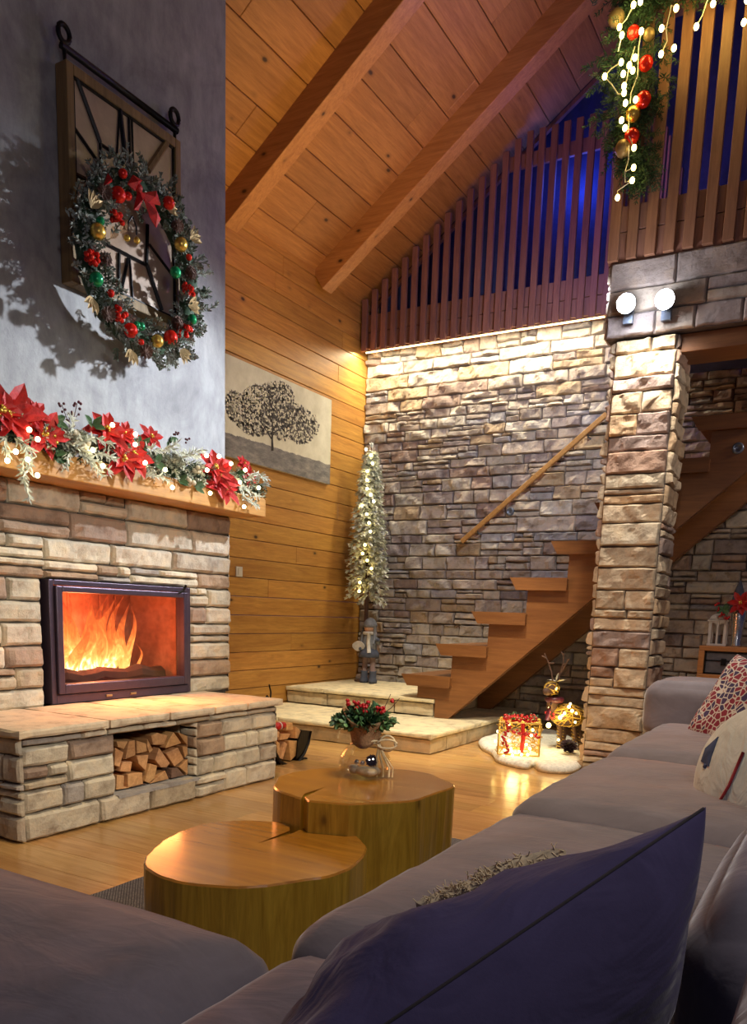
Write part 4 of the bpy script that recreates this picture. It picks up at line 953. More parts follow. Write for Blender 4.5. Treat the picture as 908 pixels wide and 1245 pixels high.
# patterned red cushion
rcx = ony(900, 862, 4.55); rN = V(-0.62, -0.66, 0.42).normalized(); rU = V(0.42, 0.20, 0.88); rU = (rU - rN * rU.dot(rN)).normalized()
pillow('patterned_cushion', rcx, rU, rN.cross(rU), 0.52, 0.52, 0.16, 'patterned_cloth', 'red and navy pebble patterned cushion behind the round white one', seed=5, pw=0.45, pinch=0.05)

# ================================================================== MIRROR FRAME AND WREATH
mx = -3.775
mf = thing('window_mirror', (mx, 3.53, 2.75), 'old window frame with irregular black leaded panes hung on the grey chimney', 'mirror')
ma, mbb, mz0, mz1 = 3.13, 3.945, 2.765, 3.80
mb = MB(); mb.box((-3.82, ma, mz0), (-3.735, ma + 0.045, mz1)); mb.box((-3.82, mbb - 0.045, mz0), (-3.735, mbb, mz1)); mb.box((-3.82, ma + 0.045, mz1 - 0.05), (-3.735, mbb - 0.045, mz1)); mb.box((-3.82, ma + 0.045, mz0), (-3.735, mbb - 0.045, mz0 + 0.05)); mb.build('frame', 'frame_wood', mf, bevel=0.005)
mb = MB(); mb.box((-3.80, ma + 0.04, mz0 + 0.04), (-3.755, mbb - 0.04, mz1 - 0.04)); mb.build('mirror_panes', 'painted_reflection', mf)
def mp2(a, b): p = onx(60 + a / 5.341, 20 + b / 5.341, -3.75); return V(-3.75, min(max(p.y, ma + 0.045), mbb - 0.045), min(max(p.z, mz0 + 0.045), mz1 - 0.045))
def mp3(a, b): p = onx(60 + a / 4.61, 180 + b / 4.61, -3.75); return V(-3.75, min(max(p.y, ma + 0.045), mbb - 0.045), min(max(p.z, mz0 + 0.045), mz1 - 0.045))
bars = [((mp2(175, 385), mp2(330, 820)), 0.012), ((mp2(330, 820), mp2(335, 930)), 0.010), ((mp2(335, 830), mp2(470, 925)), 0.009), ((mp2(135, 700), mp2(340, 980)), 0.009), ((mp2(455, 580), mp2(490, 900)), 0.014), ((mp2(515, 620), mp2(525, 950)), 0.008), ((mp2(535, 640), mp2(545, 960)), 0.006), ((mp2(455, 600), mp2(440, 890)), 0.006),
        ((mp2(120, 1000), mp2(230, 1060)), 0.014), ((mp3(310, 535), mp3(540, 655)), 0.010), ((mp3(390, 590), mp3(390, 840)), 0.010), ((mp3(440, 620), mp3(400, 850)), 0.009), ((mp3(450, 620), mp3(468, 890)), 0.007), ((mp3(550, 430), mp3(545, 650)), 0.011), ((mp3(545, 650), mp3(630, 910)), 0.013), ((mp3(560, 540), mp3(680, 700)), 0.008), ((mp3(400, 850), mp3(600, 945)), 0.009)]
for (p, q), w in bars:
    mb = MB(); mb.tube([p, q], w, 6); mb.build('lead_bar', 'black_iron', mf)
mb = MB(); q0, q1 = mp2(760, 820), mp2(640, 1000); mb.tube([q0, q1], 0.02, 6); mb.build('wooden_brace', 'frame_wood', mf)
for (ya, yb, za, zb) in ((ma + 0.045, ma + 0.055, mz0 + 0.05, mz1 - 0.05), (mbb - 0.055, mbb - 0.045, mz0 + 0.05, mz1 - 0.05), (ma + 0.05, mbb - 0.05, mz1 - 0.06, mz1 - 0.05), (ma + 0.05, mbb - 0.05, mz0 + 0.05, mz0 + 0.06)):
    mb = MB(); mb.box((-3.76, ya, za), (-3.742, yb, zb)); mb.build('lead_border', 'black_iron', mf)
mb = MB(); mb.tube([(-3.77, 3.13, 3.87), (-3.77, 3.95, 3.865)], 0.018, 8); mb.build('hanging_rod', 'black_iron', mf, smooth=True)
for y in (3.15, 3.93):
    mb = MB(); mb.tube([(-3.77, y + 0.035 * math.cos(t), 3.93 + 0.04 * math.sin(t)) for t in np.linspace(0, 2 * PI, 18)[:-1]], 0.013, 7, closed=True); mb.tube([(-3.77, y, 3.90), (-3.77, y, 3.80)], 0.010); mb.build('hanging_ring', 'black_iron', mf, smooth=True)

def sprig(mb, p, d, L, n, ll, lw, tint=(1, 1, 1), droop=0.3, spread=0.9, stem=0.002):
    p = Vector(p); d = Vector(d).normalized(); pts = []
    for i in range(n + 1):
        t = i / n; pts.append(p + d * (L * t) + V(0, 0, -droop * L * t * t))
    if stem: mb.tube([pts[0], pts[n // 2], pts[n]], stem, 3, (0.3, 0.2, 0.12))
    for i in range(n):
        dd = (pts[i + 1] - pts[i]).normalized(); a = dd.orthogonal().normalized(); b = dd.cross(a)
        for k in range(3):
            q = random.uniform(0, 2 * PI); s = (a * math.cos(q) + b * math.sin(q)); t = random.uniform(0.75, 1.2); c = tuple(x * t for x in tint)
            mb.leaf(pts[i], dd * 0.8 + s * spread, s.cross(dd), ll * random.uniform(0.7, 1.2) * (1 - 0.4 * i / n), lw, c)
def cone(mb, c, ax, r, L, rows=6):
    """pine cone of overlapping scales"""
    ax = Vector(ax).normalized(); a = ax.orthogonal().normalized(); b = ax.cross(a); c = Vector(c)
    mb.ball(c, r * 0.55, 8)
    for i in range(rows):
        t = i / (rows - 1); rr = r * math.sin(PI * (0.18 + 0.72 * t)); m = 8
        for k in range(m):
            q = 2 * PI * (k + 0.5 * (i % 2)) / m; s = a * math.cos(q) + b * math.sin(q); mb.leaf(c + ax * L * (t - 0.5) + s * rr * 0.3, s + ax * 0.5, ax, rr * 0.95, r * 0.55, curl=0.3, fold=0.3)
def berries(mb, c, n, r, s, sc=(1, 1, 1)):
    for _ in range(n):
        d = V(random.gauss(0, 1), random.gauss(0, 1), random.gauss(0, 1)).normalized(); mb.ball(Vector(c) + V(d.x * s * sc[0], d.y * s * sc[1], d.z * s * sc[2]) * random.uniform(0.5, 1), r, 7)
# wreath hanging in front of the mirror
random.seed(81); wx = -3.655; wc = V(wx, 3.535, 2.965); RR = 0.385
wr = thing('christmas_wreath', (wx, 3.535, 2.47), 'frosted Christmas wreath with red, green and gold baubles hanging on the old window frame', 'wreath')
mb = MB()
for i in range(520):
    t = 2 * PI * i / 520 + random.uniform(-0.03, 0.03); rr = RR + random.gauss(0, 0.048); p = wc + V(random.uniform(-0.04, 0.07), rr * math.cos(t), rr * math.sin(t) * 1.05)
    rad = V(0, math.cos(t), math.sin(t)); tan = V(0, -math.sin(t), math.cos(t)); d = rad * random.uniform(-0.7, 1.0) + tan * random.uniform(-0.3, 1.0) + UX * random.uniform(0.0, 0.9)
    g = random.random(); tint = (0.30, 0.36, 0.30) if g < 0.35 else (0.75, 0.80, 0.80)
    sprig(mb, p, d, random.uniform(0.05, 0.10), 6, 0.034, 0.011, tint, 0.1)
mb.build('fir_foliage', 'needle_frost', wr)
mb = MB(); mb.tube([wc + V(0, RR * math.cos(t), 1.05 * RR * math.sin(t)) for t in np.linspace(0, 2 * PI, 40)[:-1]], 0.055, 8, closed=True); mb.build('wreath_ring', 'needle_green', wr, smooth=True)
def wp(a, b, off=0.10): return onx(60 + a / 4.61, 180 + b / 4.61, wx + off)
WPX = 1 / 4.61 / 978.466 * 4.55
for lst, mat, nm in (([(272, 468, 40), (738, 540, 38), (605, 1082, 35)], 'gold_gloss', 'gold_bauble'), ([(263, 735, 36), (707, 697, 32), (285, 410, 22), (490, 992, 20), (515, 1000, 22), (800, 960, 28)], 'green_gloss', 'green_bauble'),
                     ([(412, 143, 24), (385, 262, 40), (668, 308, 34), (455, 1022, 38), (680, 1062, 40), (343, 815, 20), (782, 612, 18), (515, 1088, 16), (440, 270, 22)], 'red_gloss', 'red_bauble')):
    for a, b, r in lst: mb = MB(); mb.ball(wp(a, b), r * WPX, 16); mb.build(nm, mat, wr, smooth=True)
for a, b in [(365, 395), (237, 607), (395, 935), (775, 810), (755, 1020)]:
    mb = MB(); berries(mb, wp(a, b), 13, 0.015, 0.045); mb.build('berry_cluster', 'red_gloss', wr, smooth=True)
for a, b in [(310, 245), (715, 435), (310, 625), (790, 700), (330, 930), (540, 1140), (715, 980)]:
    mb = MB(); cone(mb, wp(a, b), V(1, random.uniform(-0.4, 0.4), random.uniform(-0.4, 0.4)), 0.036, 0.06); mb.build('pine_cone', 'cone_brown', wr)
for a, b, q in [(235, 335, 1.3), (790, 510, 0.7), (245, 840, -2), (780, 885, 0.3), (460, 1130, -1.8), (730, 1130, -0.7), (650, 330, 0.4)]:
    mb = MB(); p = wp(a, b, 0.09)
    for k in range(4): t = q + (k - 1.5) * 0.4; mb.leaf(p, V(0.25, math.cos(t), math.sin(t)), UX, 0.085, 0.035, curl=0.2)
    mb.build('gold_leaves', 'gold_matt', wr)
bow = wp(500, 225, 0.12)
for pts in ([(330, 140), (305, 215), (352, 190)], [(440, 200), (480, 240), (520, 180), (470, 150)], [(500, 230), (535, 260), (500, 350), (475, 345)], [(520, 250), (600, 240), (625, 320), (545, 310)], [(530, 280), (590, 320), (625, 400), (600, 445), (565, 385)]):
    P = [wp(a, b, 0.12) for a, b in pts]; c = sum(P, Vector()) / len(P) + UX * 0.03; mb = MB(); n = len(P)
    mb.add(P + [c] + [p - UX * 0.006 for p in P], [(i, (i + 1) % n, n) for i in range(n)] + [((i + 1) % n, i, n + 1 + i, n + 1 + (i + 1) % n) for i in range(n)] + [tuple(range(2 * n, n, -1))]); mb.build('bow_loop', 'red_petal', wr)
mb = MB(); mb.ball(bow, 0.022, 10); mb.build('bow_knot', 'red_petal', wr, smooth=True)
mb = MB(); c = wp(465, 440, 0.04)
for s in (-1, 1): mb.tube([wp(465, 380, 0.05), c + V(0, s * 0.028, 0.01), c + V(0, s * 0.03, -0.03)], 0.005, 6)
mb.build('bell_loop', 'black_iron', wr)
for a, b in ((435, 505), (490, 518)): mb = MB(); mb.ball(wp(a, b, 0.05), 0.018, 12); mb.build('small_bell', 'gold_gloss', wr, smooth=True)
mb = MB()
for a, b in ((395, 450), (340, 480)): mb.leaf(wp(a + 40, b - 40, 0.03), V(0, -0.6, -1), UX, 0.09, 0.05)
mb.build('beige_ribbon', 'burlap', wr)

# ================================================================== PAINTING, SWITCH
pt = thing('tree_painting', (-4.92, 6.3, 2.41), 'wide canvas of a single bare leafy tree in grey and cream on the wood wall', 'painting')
mb = MB(); mb.box((-4.928, 5.25, 2.412), (-4.892, 7.345, 3.252)); mb.build('canvas', 'canvas_edge', pt, bevel=0.003)
mb = MB(); mb.box((-4.892, 5.252, 2.414), (-4.889, 7.343, 3.25)); mb.build('painted_picture', 'painted_canvas', pt)
random.seed(91)
def pp(a, b): return onx(260 + a / 4.127, 400 + b / 4.127, -4.886)
mb = MB(); mb.tube([pp(293, 610), pp(292, 560), pp(293, 500), pp(290, 400), pp(285, 300)], [0.014, 0.010, 0.009, 0.006, 0.003], 6)
for br in ([(292, 555), (250, 490), (190, 410), (120, 370), (80, 350)], [(292, 520), (330, 440), (380, 400), (440, 400)], [(292, 470), (260, 380), (220, 320)], [(292, 440), (320, 350), (350, 310)], [(300, 520), (370, 480), (450, 470), (510, 480)]): mb.tube([pp(*q) for q in br], [0.007, 0.005, 0.004, 0.003, 0.002][:len(br)], 5)
mb.build('painted_trunk', 'paint_dark', pt)
for nm, mat, cnt, sz in (('painted_leaves', 'paint_mid', 1500, 0.022), ('painted_leaves', 'paint_dark', 1100, 0.018), ('painted_leaves', 'paint_light', 800, 0.016)):
    mb = MB()
    for _ in range(cnt):
        blobs = ((285, 400, 130, 130), (150, 400, 85, 80), (440, 490, 85, 85), (370, 460, 110, 100), (220, 440, 110, 95), (320, 330, 80, 65), (100, 370, 40, 55), (210, 330, 60, 45)); bx = random.choice(blobs)
        q = random.uniform(0, 2 * PI); r = math.sqrt(random.random()); c = pp(bx[0] + bx[2] * r * math.cos(q), bx[1] + bx[3] * r * math.sin(q)); 
        if c.y < 5.27 or c.y > 7.33: continue
        s = sz * random.uniform(0.5, 1.2); t = random.uniform(0, PI); xo = {'paint_mid': 0, 'paint_dark': 0.001, 'paint_light': 0.002}[mat]
        mb.prism([V(c.x + xo, c.y + s * 1.2 * math.cos(t + k * 2 * PI / 5) * (1 if k % 2 else 0.55), c.z + s * math.sin(t + k * 2 * PI / 5) * (1 if k % 2 else 0.6)) for k in range(5)], (-0.0015, 0, 0))
    mb.build(nm, mat, pt)
sw = thing('light_switch', (-4.925, 5.93, 1.38), 'small square cream light switch on the wood wall beside the fireplace', 'switch')
p = onx(290, 695, -4.93); mb = MB(); mb.box((-4.93, p.y - 0.045, p.z - 0.045), (-4.918, p.y + 0.045, p.z + 0.045)); mb.build('switch_plate', 'switch_plastic', sw, bevel=0.004)
mb = MB(); mb.box((-4.918, p.y - 0.02, p.z - 0.03), (-4.912, p.y + 0.02, p.z + 0.03)); mb.build('rocker', 'switch_plastic', sw, bevel=0.002)

# ================================================================== MANTEL GARLAND
random.seed(101)
gl = thing('mantel_garland', (-3.62, 3.3, 1.845), 'lit Christmas garland with red poinsettias and frosted sprigs along the mantel beam', 'garland')
mb = MB(); my = np.linspace(1.9, 4.50, 60)
mb.tube([V(-3.63 + 0.015 * math.sin(y * 9), y, 1.90 + 0.012 * math.sin(y * 13)) for y in my], 0.026, 7)
mb.build('garland_core', 'needle_green', gl, smooth=True)
mb = MB()
for i in range(330):
    y = random.uniform(1.9, 4.52); p = V(random.uniform(-3.70, -3.58), y, 1.90 + random.uniform(-0.02, 0.05)); d = V(random.uniform(-0.3, 1.0), random.uniform(-1, 1), random.uniform(-0.55, 0.8))
    sprig(mb, p, d, random.uniform(0.07, 0.13), 7, 0.035, 0.006, (1, 1.1, 1), 0.35)
mb.build('fir_foliage', 'needle_green', gl)
mb = MB()
for i in range(330):
    y = random.uniform(1.9, 4.52); p = V(random.uniform(-3.66, -3.56), y, 1.91 + random.uniform(-0.02, 0.05)); d = V(random.uniform(0.1, 1.0), random.uniform(-1, 1), random.uniform(-0.5, 0.9))
    sprig(mb, p, d, random.uniform(0.07, 0.13), 8, 0.036, 0.010, random.choice(((0.95, 0.97, 0.92), (0.6, 0.66, 0.6), (1.2, 1.2, 1.1))), 0.3)
mb.build('frosted_sprigs', 'needle_frost', gl)
def gp(a, b, x=-3.50): return onx(a / 5.341, 470 + b / 5.341, x)
def gq(a, b, x=-3.50): return onx(160 + a / 5.341, 500 + b / 5.341, x)
# long hanging frosted branches
for path in ([gp(100, 330), gp(170, 380), gp(160, 500), gp(150, 600), gp(190, 740)], [gp(100, 330), gp(210, 420), gp(190, 520), gp(140, 620)], [gp(30, 330), gp(20, 400), gp(60, 450)], [gp(440, 420), gp(440, 480), gp(420, 550)], [gp(520, 430), gp(600, 500), gp(660, 590)], [gp(500, 400), gp(620, 430), gp(760, 470)], [gp(520, 440), gp(640, 500), gp(720, 560)], [gp(470, 380), gp(600, 330), gp(740, 380)], [gp(440, 330), gp(470, 250), gp(480, 190)],
             [gq(700, 470), gq(740, 560), gq(820, 620)], [gq(690, 480), gq(770, 520), gq(830, 560)], [gq(740, 440), gq(800, 400), gq(880, 440)], [gq(100, 230), gq(180, 260), gq(300, 200)], [gq(240, 230), gq(330, 280), gq(440, 290)], [gq(60, 400), gq(160, 420), gq(240, 450)], [gq(330, 300), gq(400, 260), gq(460, 250)]):
    mb = MB(); 
    for i in range(len(path) - 1):
        p, q = path[i], path[i + 1]; m = max(4, int((q - p).length / 0.012))
        for k in range(m):
            c = p.lerp(q, k / m) + V(random.uniform(-0.012, 0.012), 0, 0); d = (q - p).normalized()
            for s in range(3):
                sd = V(random.uniform(-0.6, 0.9), random.uniform(-1, 1), random.uniform(-0.9, 0.6)).normalized(); t = random.uniform(0.85, 1.45); mb.leaf(c, d * 0.8 + sd * 0.9, UX, random.uniform(0.025, 0.05), 0.009, (t, t, t * 0.94))
    mb.build('frosted_branch', 'needle_frost', gl)
def poinsettia(c, r, nrm, name='poinsettia', parent=None, rot=0, mat='red_petal', n=6, aspect=1):
    nrm = Vector(nrm).normalized(); a = nrm.orthogonal().normalized(); b = nrm.cross(a); mb = MB()
    for lay, (k, rr, h) in enumerate(((n, 1.0, 0.12), (n - 1, 0.66, 0.38))):
        for i in range(k):
            q = rot + 2 * PI * (i + 0.5 * lay) / k + random.uniform(-0.15, 0.15); s = a * math.cos(q) + b * math.sin(q); mb.leaf(Vector(c) + nrm * 0.006 * lay, s + nrm * h, nrm, r * rr * random.uniform(0.85, 1.1), r * 0.48 * rr, curl=0.22, fold=0.25)
    o = mb.build(name, mat, parent); m2 = MB(); berries(m2, Vector(c) + nrm * 0.02, 7, r * 0.07, r * 0.13); m2.build('flower_centre', 'gold_gloss', o if parent else parent, smooth=True)
for f, a, b, r, rt in ((gp, 60, 180, 0.17, 0.3), (gp, 215, 180, 0.10, 0.9), (gp, 280, 300, 0.14, 0.1), (gp, 0, 150, 0.12, 0), (gp, 690, 290, 0.13, 0.4), (gp, 800, 310, 0.09, 0.4), (gp, 800, 470, 0.15, 0), (gq, 10, 290, 0.14, 1.2), (gq, 120, 170, 0.085, 0.4), (gq, 540, 370, 0.13, 0.6), (gq, 600, 500, 0.13, 1.5), (gq, 560, 430, 0.15, 0.0), (gq, 760, 430, 0.08, 0.6), (gq, 720, 340, 0.06, 0.6)):
    poinsettia(f(a, b, -3.53), r, V(1, random.uniform(-0.5, 0.0), random.uniform(0.0, 0.5)), parent=gl, rot=rt)
for f, a, b, mat, n, r, s in ((gp, 500, 330, 'berry_cream', 8, 0.017, 0.035), (gp, 540, 385, 'berry_cream', 7, 0.016, 0.03), (gq, 385, 460, 'berry_cream', 7, 0.017, 0.03), (gq, 430, 380, 'berry_cream', 4, 0.017, 0.02), (gp, 450, 180, 'berry_dark', 8, 0.007, 0.05), (gp, 400, 115, 'berry_dark', 4, 0.007, 0.02), (gp, 500, 110, 'berry_dark', 5, 0.008, 0.03), (gq, 295, 150, 'berry_dark', 5, 0.007, 0.02), (gq, 360, 180, 'berry_dark', 4, 0.007, 0.025), (gp, 20, 170, 'gold_gloss', 10, 0.012, 0.03), (gp, 330, 350, 'gold_gloss', 8, 0.010, 0.04)):
    mb = MB(); berries(mb, f(a, b, -3.52), n, r, s); mb.build('berry_cluster', mat, gl, smooth=True)
mb = MB()
for pa in ([(450, 300), (450, 180)], [(450, 250), (400, 115)], [(470, 250), (500, 110)], [(470, 220), (510, 180)]): mb.tube([gp(*q, -3.53) for q in pa], 0.002, 4)
mb.build('berry_twigs', 'twig', gl)
mb = MB()
for f, a, b in ((gp, 340, 430), (gp, 380, 460), (gp, 360, 220), (gp, 600, 250), (gq, 60, 220), (gq, 150, 340), (gq, 300, 450), (gq, 410, 490), (gq, 680, 410), (gq, 240, 190)):
    for _ in range(5): mb.leaf(f(a, b, -3.54), V(random.uniform(0, 1), random.uniform(-1, 1), random.uniform(-0.8, 0.8)), UX, 0.07, 0.035)
mb.build('green_leaves', 'leaf_green', gl)
GB = [gp(*q, -3.46) for q in [(190, 280), (245, 342), (103, 423), (48, 481), (180, 473), (243, 576), (603, 412), (880, 310), (878, 376), (668, 515), (730, 250)]] + [gq(*q, -3.46) for q in [(88, 335), (218, 380), (265, 495), (487, 288), (567, 293), (490, 382), (645, 340), (702, 462), (738, 382), (510, 532), (730, 620), (825, 497)]]
for p in GB: mb = MB(); mb.ball(p, 0.0125, 10); mb.build('light_bulb', 'bulb_warm', gl, smooth=True)

# ================================================================== SLIM SNOWY TREE
random.seed(111); TX, TY = -4.62, 7.72
tr = thing('snowy_tree', (TX, TY, 0.342), 'slim tall snow covered artificial Christmas tree with lights in the corner', 'christmas tree')
mb = MB(); mb.tube([(TX, TY, 0.36), (TX, TY, 1.5), (TX, TY, 2.85)], [0.028, 0.022, 0.006], 8); mb.build('trunk', 'twig', tr)
mb = MB(); mb.lathe((TX, TY, 0.342), [(0.0, 0), (0.11, 0), (0.11, 0.02), (0.03, 0.035), (0, 0.035)], 16); mb.build('stand', 'twig', tr)
mb = MB()
for i in range(190):
    t = (i / 190) ** 0.85; z = 1.28 + 1.52 * t; R = 0.205 * (1 - t) ** 0.60 + 0.03; q = i * 2.399 + random.uniform(-0.2, 0.2); d = V(math.cos(q), math.sin(q), -0.25)
    R *= random.uniform(0.8, 1.1); pts = [V(TX, TY, z) + d * (R * k / 5) + V(0, 0, -0.10 * R * (k / 5) ** 2) for k in range(6)]
    if pts[-1].x < -4.915: pts = [V(max(p.x, -4.915), p.y, p.z) for p in pts]
    mb.tube(pts, 0.004, 4, (0.55, 0.5, 0.42))
    for k in range(1, 6):
        for s in range(5):
            w = V(random.uniform(-1, 1), random.uniform(-1, 1), random.uniform(-1.1, 0.5)); tt = random.uniform(0.7, 1.15); mb.leaf(pts[k], d + w, UZ, random.uniform(0.045, 0.070), 0.038, (tt, tt, tt * 0.93), curl=0.1)
for s in range(20): mb.leaf(V(TX, TY, 2.82), V(random.uniform(-0.3, 0.3), random.uniform(-0.3, 0.3), 1), UX, 0.07, 0.02)
mb.build('snowy_branches', 'snow_leaf', tr)
for a, b in [(160, 165), (182, 190), (188, 225), (165, 258), (165, 297), (165, 335), (180, 360), (193, 390), (145, 410), (163, 445), (173, 483), (178, 520), (155, 578), (145, 615), (165, 645), (183, 680), (133, 740), (130, 778)]:
    R = 0.05 + 0.19 * (b - 120) / 700; p = ony(400 + a / 3.557, 500 + b / 3.557, TY - R); mb = MB(); mb.ball(p, 0.016, 8); mb.build('light_bulb', 'bulb_yellow' if b > 560 else 'bulb_warm', tr, smooth=True)

# ================================================================== WINTER DOLL
def dp(a, b, y=7.62): return ony(400 + a / 3.557, 500 + b / 3.557, y)
base_ = dp(170, 1150); dk = thing('winter_doll', (base_.x, 7.62, 0.342), 'grey winter doll in knitted hat and scarf standing on the upper stone step', 'doll')
bx, by, bz = base_.x, 7.62, 0.342; H = dp(180, 885).z - bz; u = H / 7.0
mb = MB()
for s in (-1, 1):
    mb.lathe((bx + s * 0.055, by, bz), [(0.0, 0), (0.042, 0), (0.048, 0.03), (0.036, 0.06), (0.036, 0.12), (0.04, 0.13), (0, 0.13)], 12, sq=(1, 1.25))
mb.build('boots', 'doll_blue', dk, smooth=True)
mb = MB()
for s in (-1, 1): mb.tube([(bx + s * 0.052, by, bz + 0.11), (bx + s * 0.045, by, bz + 0.30)], [0.028, 0.032], 10)
mb.build('legs', 'doll_leg', dk, smooth=True)
mb = MB(); mb.lathe((bx, by, bz), [(0, 0.28), (0.115, 0.28), (0.11, 0.33), (0.075, 0.38), (0.0, 0.39)], 18); mb.build('skirt', 'doll_blue', dk, smooth=True)
mb = MB(); mb.lathe((bx, by, bz), [(0, 0.34), (0.085, 0.36), (0.088, 0.44), (0.065, 0.52), (0.03, 0.55), (0, 0.56)], 18, sq=(1, 0.8)); mb.tube([(bx + 0.065, by, bz + 0.50), (bx + 0.12, by - 0.02, bz + 0.44), (bx + 0.14, by - 0.06, bz + 0.47)], [0.026, 0.024, 0.02], 8); mb.tube([(bx - 0.065, by, bz + 0.50), (bx - 0.11, by - 0.02, bz + 0.42), (bx - 0.06, by - 0.09, bz + 0.37)], [0.026, 0.024, 0.02], 8); mb.build('coat', 'doll_grey', dk, smooth=True)
mb = MB(); mb.ball((bx + 0.142, by - 0.065, bz + 0.475), 0.02, 8); mb.ball((bx - 0.055, by - 0.095, bz + 0.37), 0.02, 8); mb.build('mittens', 'doll_blue', dk, smooth=True)
mb = MB(); hz = bz + 0.60; mb.ball((bx, by, hz), 0.064, 18, sc=(1, 0.95, 1)); mb.ball((bx, by - 0.062, hz - 0.005), 0.010, 8); mb.build('head', 'doll_skin', dk, smooth=True)
mb = MB()
for s in (-1, 1): mb.ball((bx + s * 0.022, by - 0.057, hz + 0.008), 0.005, 6)
mb.build('eyes', 'black_iron', dk)
mb = MB(); mb.lathe((bx, by + 0.005, hz), [(0.072, 0.005), (0.078, 0.015), (0.076, 0.035), (0.072, 0.05), (0.05, 0.085), (0.02, 0.105), (0, 0.11)], 18); 
for s in (-1, 1): mb.tube([(bx + s * 0.068, by - 0.01, hz + 0.02), (bx + s * 0.082, by - 0.03, hz - 0.07), (bx + s * 0.078, by - 0.05, hz - 0.17)], [0.02, 0.016, 0.010], 8)
mb.build('knitted_hat', 'doll_grey', dk, smooth=True)
mb = MB(); mb.tube([(bx + 0.06 * math.cos(t), by + 0.055 * math.sin(t), bz + 0.54) for t in np.linspace(0, 2 * PI, 18)[:-1]], 0.02, 8, closed=True); mb.tube([(bx + 0.03, by - 0.065, bz + 0.54), (bx + 0.035, by - 0.085, bz + 0.44), (bx + 0.05, by - 0.09, bz + 0.33)], [0.02, 0.02, 0.022], 8); mb.build('scarf', 'doll_white', dk, smooth=True)
mb = MB(); c = V(bx - 0.085, by - 0.10, bz + 0.40); mb.prism([c + V(math.cos(t) * 0.055 * (1 + 0.25 * math.cos(2 * t)), 0, math.sin(t) * 0.05) for t in np.linspace(0, 2 * PI, 16)[:-1]], (0, 0.025, 0)); mb.build('held_heart', 'doll_white', dk, bevel=0.006)

# ================================================================== FUR MAT, GIFT BOX, REINDEER
random.seed(121)
fm_px = [(580, 904), (588, 897), (604, 893), (622, 890), (640, 893), (668, 893), (690, 900), (708, 915), (709, 930), (697, 940), (672, 941), (655, 938), (648, 933), (640, 936), (622, 933), (604, 927), (598, 919), (586, 912)]
P = [onz(a, b, 0.0) for a, b in fm_px]; P = [V(max(p.x, -2.69), min(p.y, 7.9), 0) for p in P]; out = []; n = len(P)
for i in range(n):
    p0, p1, p2, p3 = P[i - 1], P[i], P[(i + 1) % n], P[(i + 2) % n]
    for k in range(5): t = k / 5; out.append(0.5 * ((2 * p1) + (p2 - p0) * t + (2 * p0 - 5 * p1 + 4 * p2 - p3) * t * t + (3 * p1 - p0 - 3 * p2 + p3) * t ** 3))
c = sum(out, Vector()) / len(out); mb = MB(); vs = []; fs = []; N = len(out)
for j, (s, z) in enumerate(((1.0, 0.002), (1.02, 0.03), (0.97, 0.055), (0.85, 0.062), (0.5, 0.062), (0.2, 0.062))):
    for q in out: w = c + (q - c) * s; vs.append((w.x, w.y, z + (0.006 * noise.noise(w * 20) if j > 1 else 0)))
for j in range(5):
    for i in range(N): fs.append((j * N + i, j * N + (i + 1) % N, (j + 1) * N + (i + 1) % N, (j + 1) * N + i))
fs.append(tuple(range(5 * N, 6 * N))); fs.append(tuple(range(N - 1, -1, -1))); mb.add(vs, fs)
o = mb.build('fur_mat', 'fur_white', smooth=True); center(o); tag(o, 'white fluffy lobed mat on the floor under the lit reindeer and gift box', 'mat')
FZ = 0.066
g0 = onz(627, 916, FZ); GW, GH = 0.155, 0.25
gb = thing('gift_box', (g0.x, g0.y, FZ), 'glowing wicker gift box with red ribbon and berry garland on the white mat', 'gift box')
def gpt(a, b, c): # rotate box a bit
    q = 0.35; return V(g0.x + a * math.cos(q) - b * math.sin(q), g0.y + 0.05 + a * math.sin(q) + b * math.cos(q), FZ + c)
mb = MB()
for a in (-1, 1):
    for b in (-1, 1): mb.tube([gpt(a * GW, b * GW, 0.005), gpt(a * GW, b * GW, GH)], 0.006, 6)
for z in (0.006, GH): mb.tube([gpt(GW, GW, z), gpt(-GW, GW, z), gpt(-GW, -GW, z), gpt(GW, -GW, z)], 0.006, 6, closed=True)
mb.build('wire_frame', 'twig_gold', gb)
mb = MB()
for i in range(330):
    f = random.randrange(5); a, b = random.uniform(-1, 1) * GW, random.uniform(0.02, 1) * GH; a2, b2 = a + random.uniform(-0.07, 0.07), b + random.uniform(-0.07, 0.07); a2 = max(-GW, min(GW, a2)); b2 = max(0.01, min(GH, b2)); am, bm_ = (a + a2) / 2 + random.uniform(-0.03, 0.03), (b + b2) / 2 + random.uniform(-0.02, 0.02)
    g = {0: lambda s, t: gpt(s, -GW, t), 1: lambda s, t: gpt(s, GW, t), 2: lambda s, t: gpt(-GW, s, t), 3: lambda s, t: gpt(GW, s, t), 4: lambda s, t: gpt(s, (t / GH * 2 - 1) * GW, GH)}[f]
    mb.tube([g(a, b), g(am, max(0.01, bm_)), g(a2, b2)], 0.0035, 4)
mb.build('wicker_mesh', 'twig_gold', gb)
mb = MB(); mb.tube([gpt(0.02, -GW - 0.006, 0.01), gpt(0.03, -GW - 0.010, GH * 0.5), gpt(0.02, -GW - 0.006, GH)], 0.016, 6); mb.build('red_ribbon', 'red_petal', gb)
mb = MB()
for i in range(22):
    t = 2 * PI * i / 22; berries(mb, gpt(0.12 * math.cos(t), 0.12 * math.sin(t), GH + 0.02), 3, 0.013, 0.022)
mb.build('berry_ring', 'berry_red', gb, smooth=True); mb = MB()
for i in range(16): t = i / 15; berries(mb, gpt(-0.10 + 0.02 * math.sin(t * 9), -GW - 0.01, GH * (1 - t * 0.9)), 2, 0.011, 0.016)
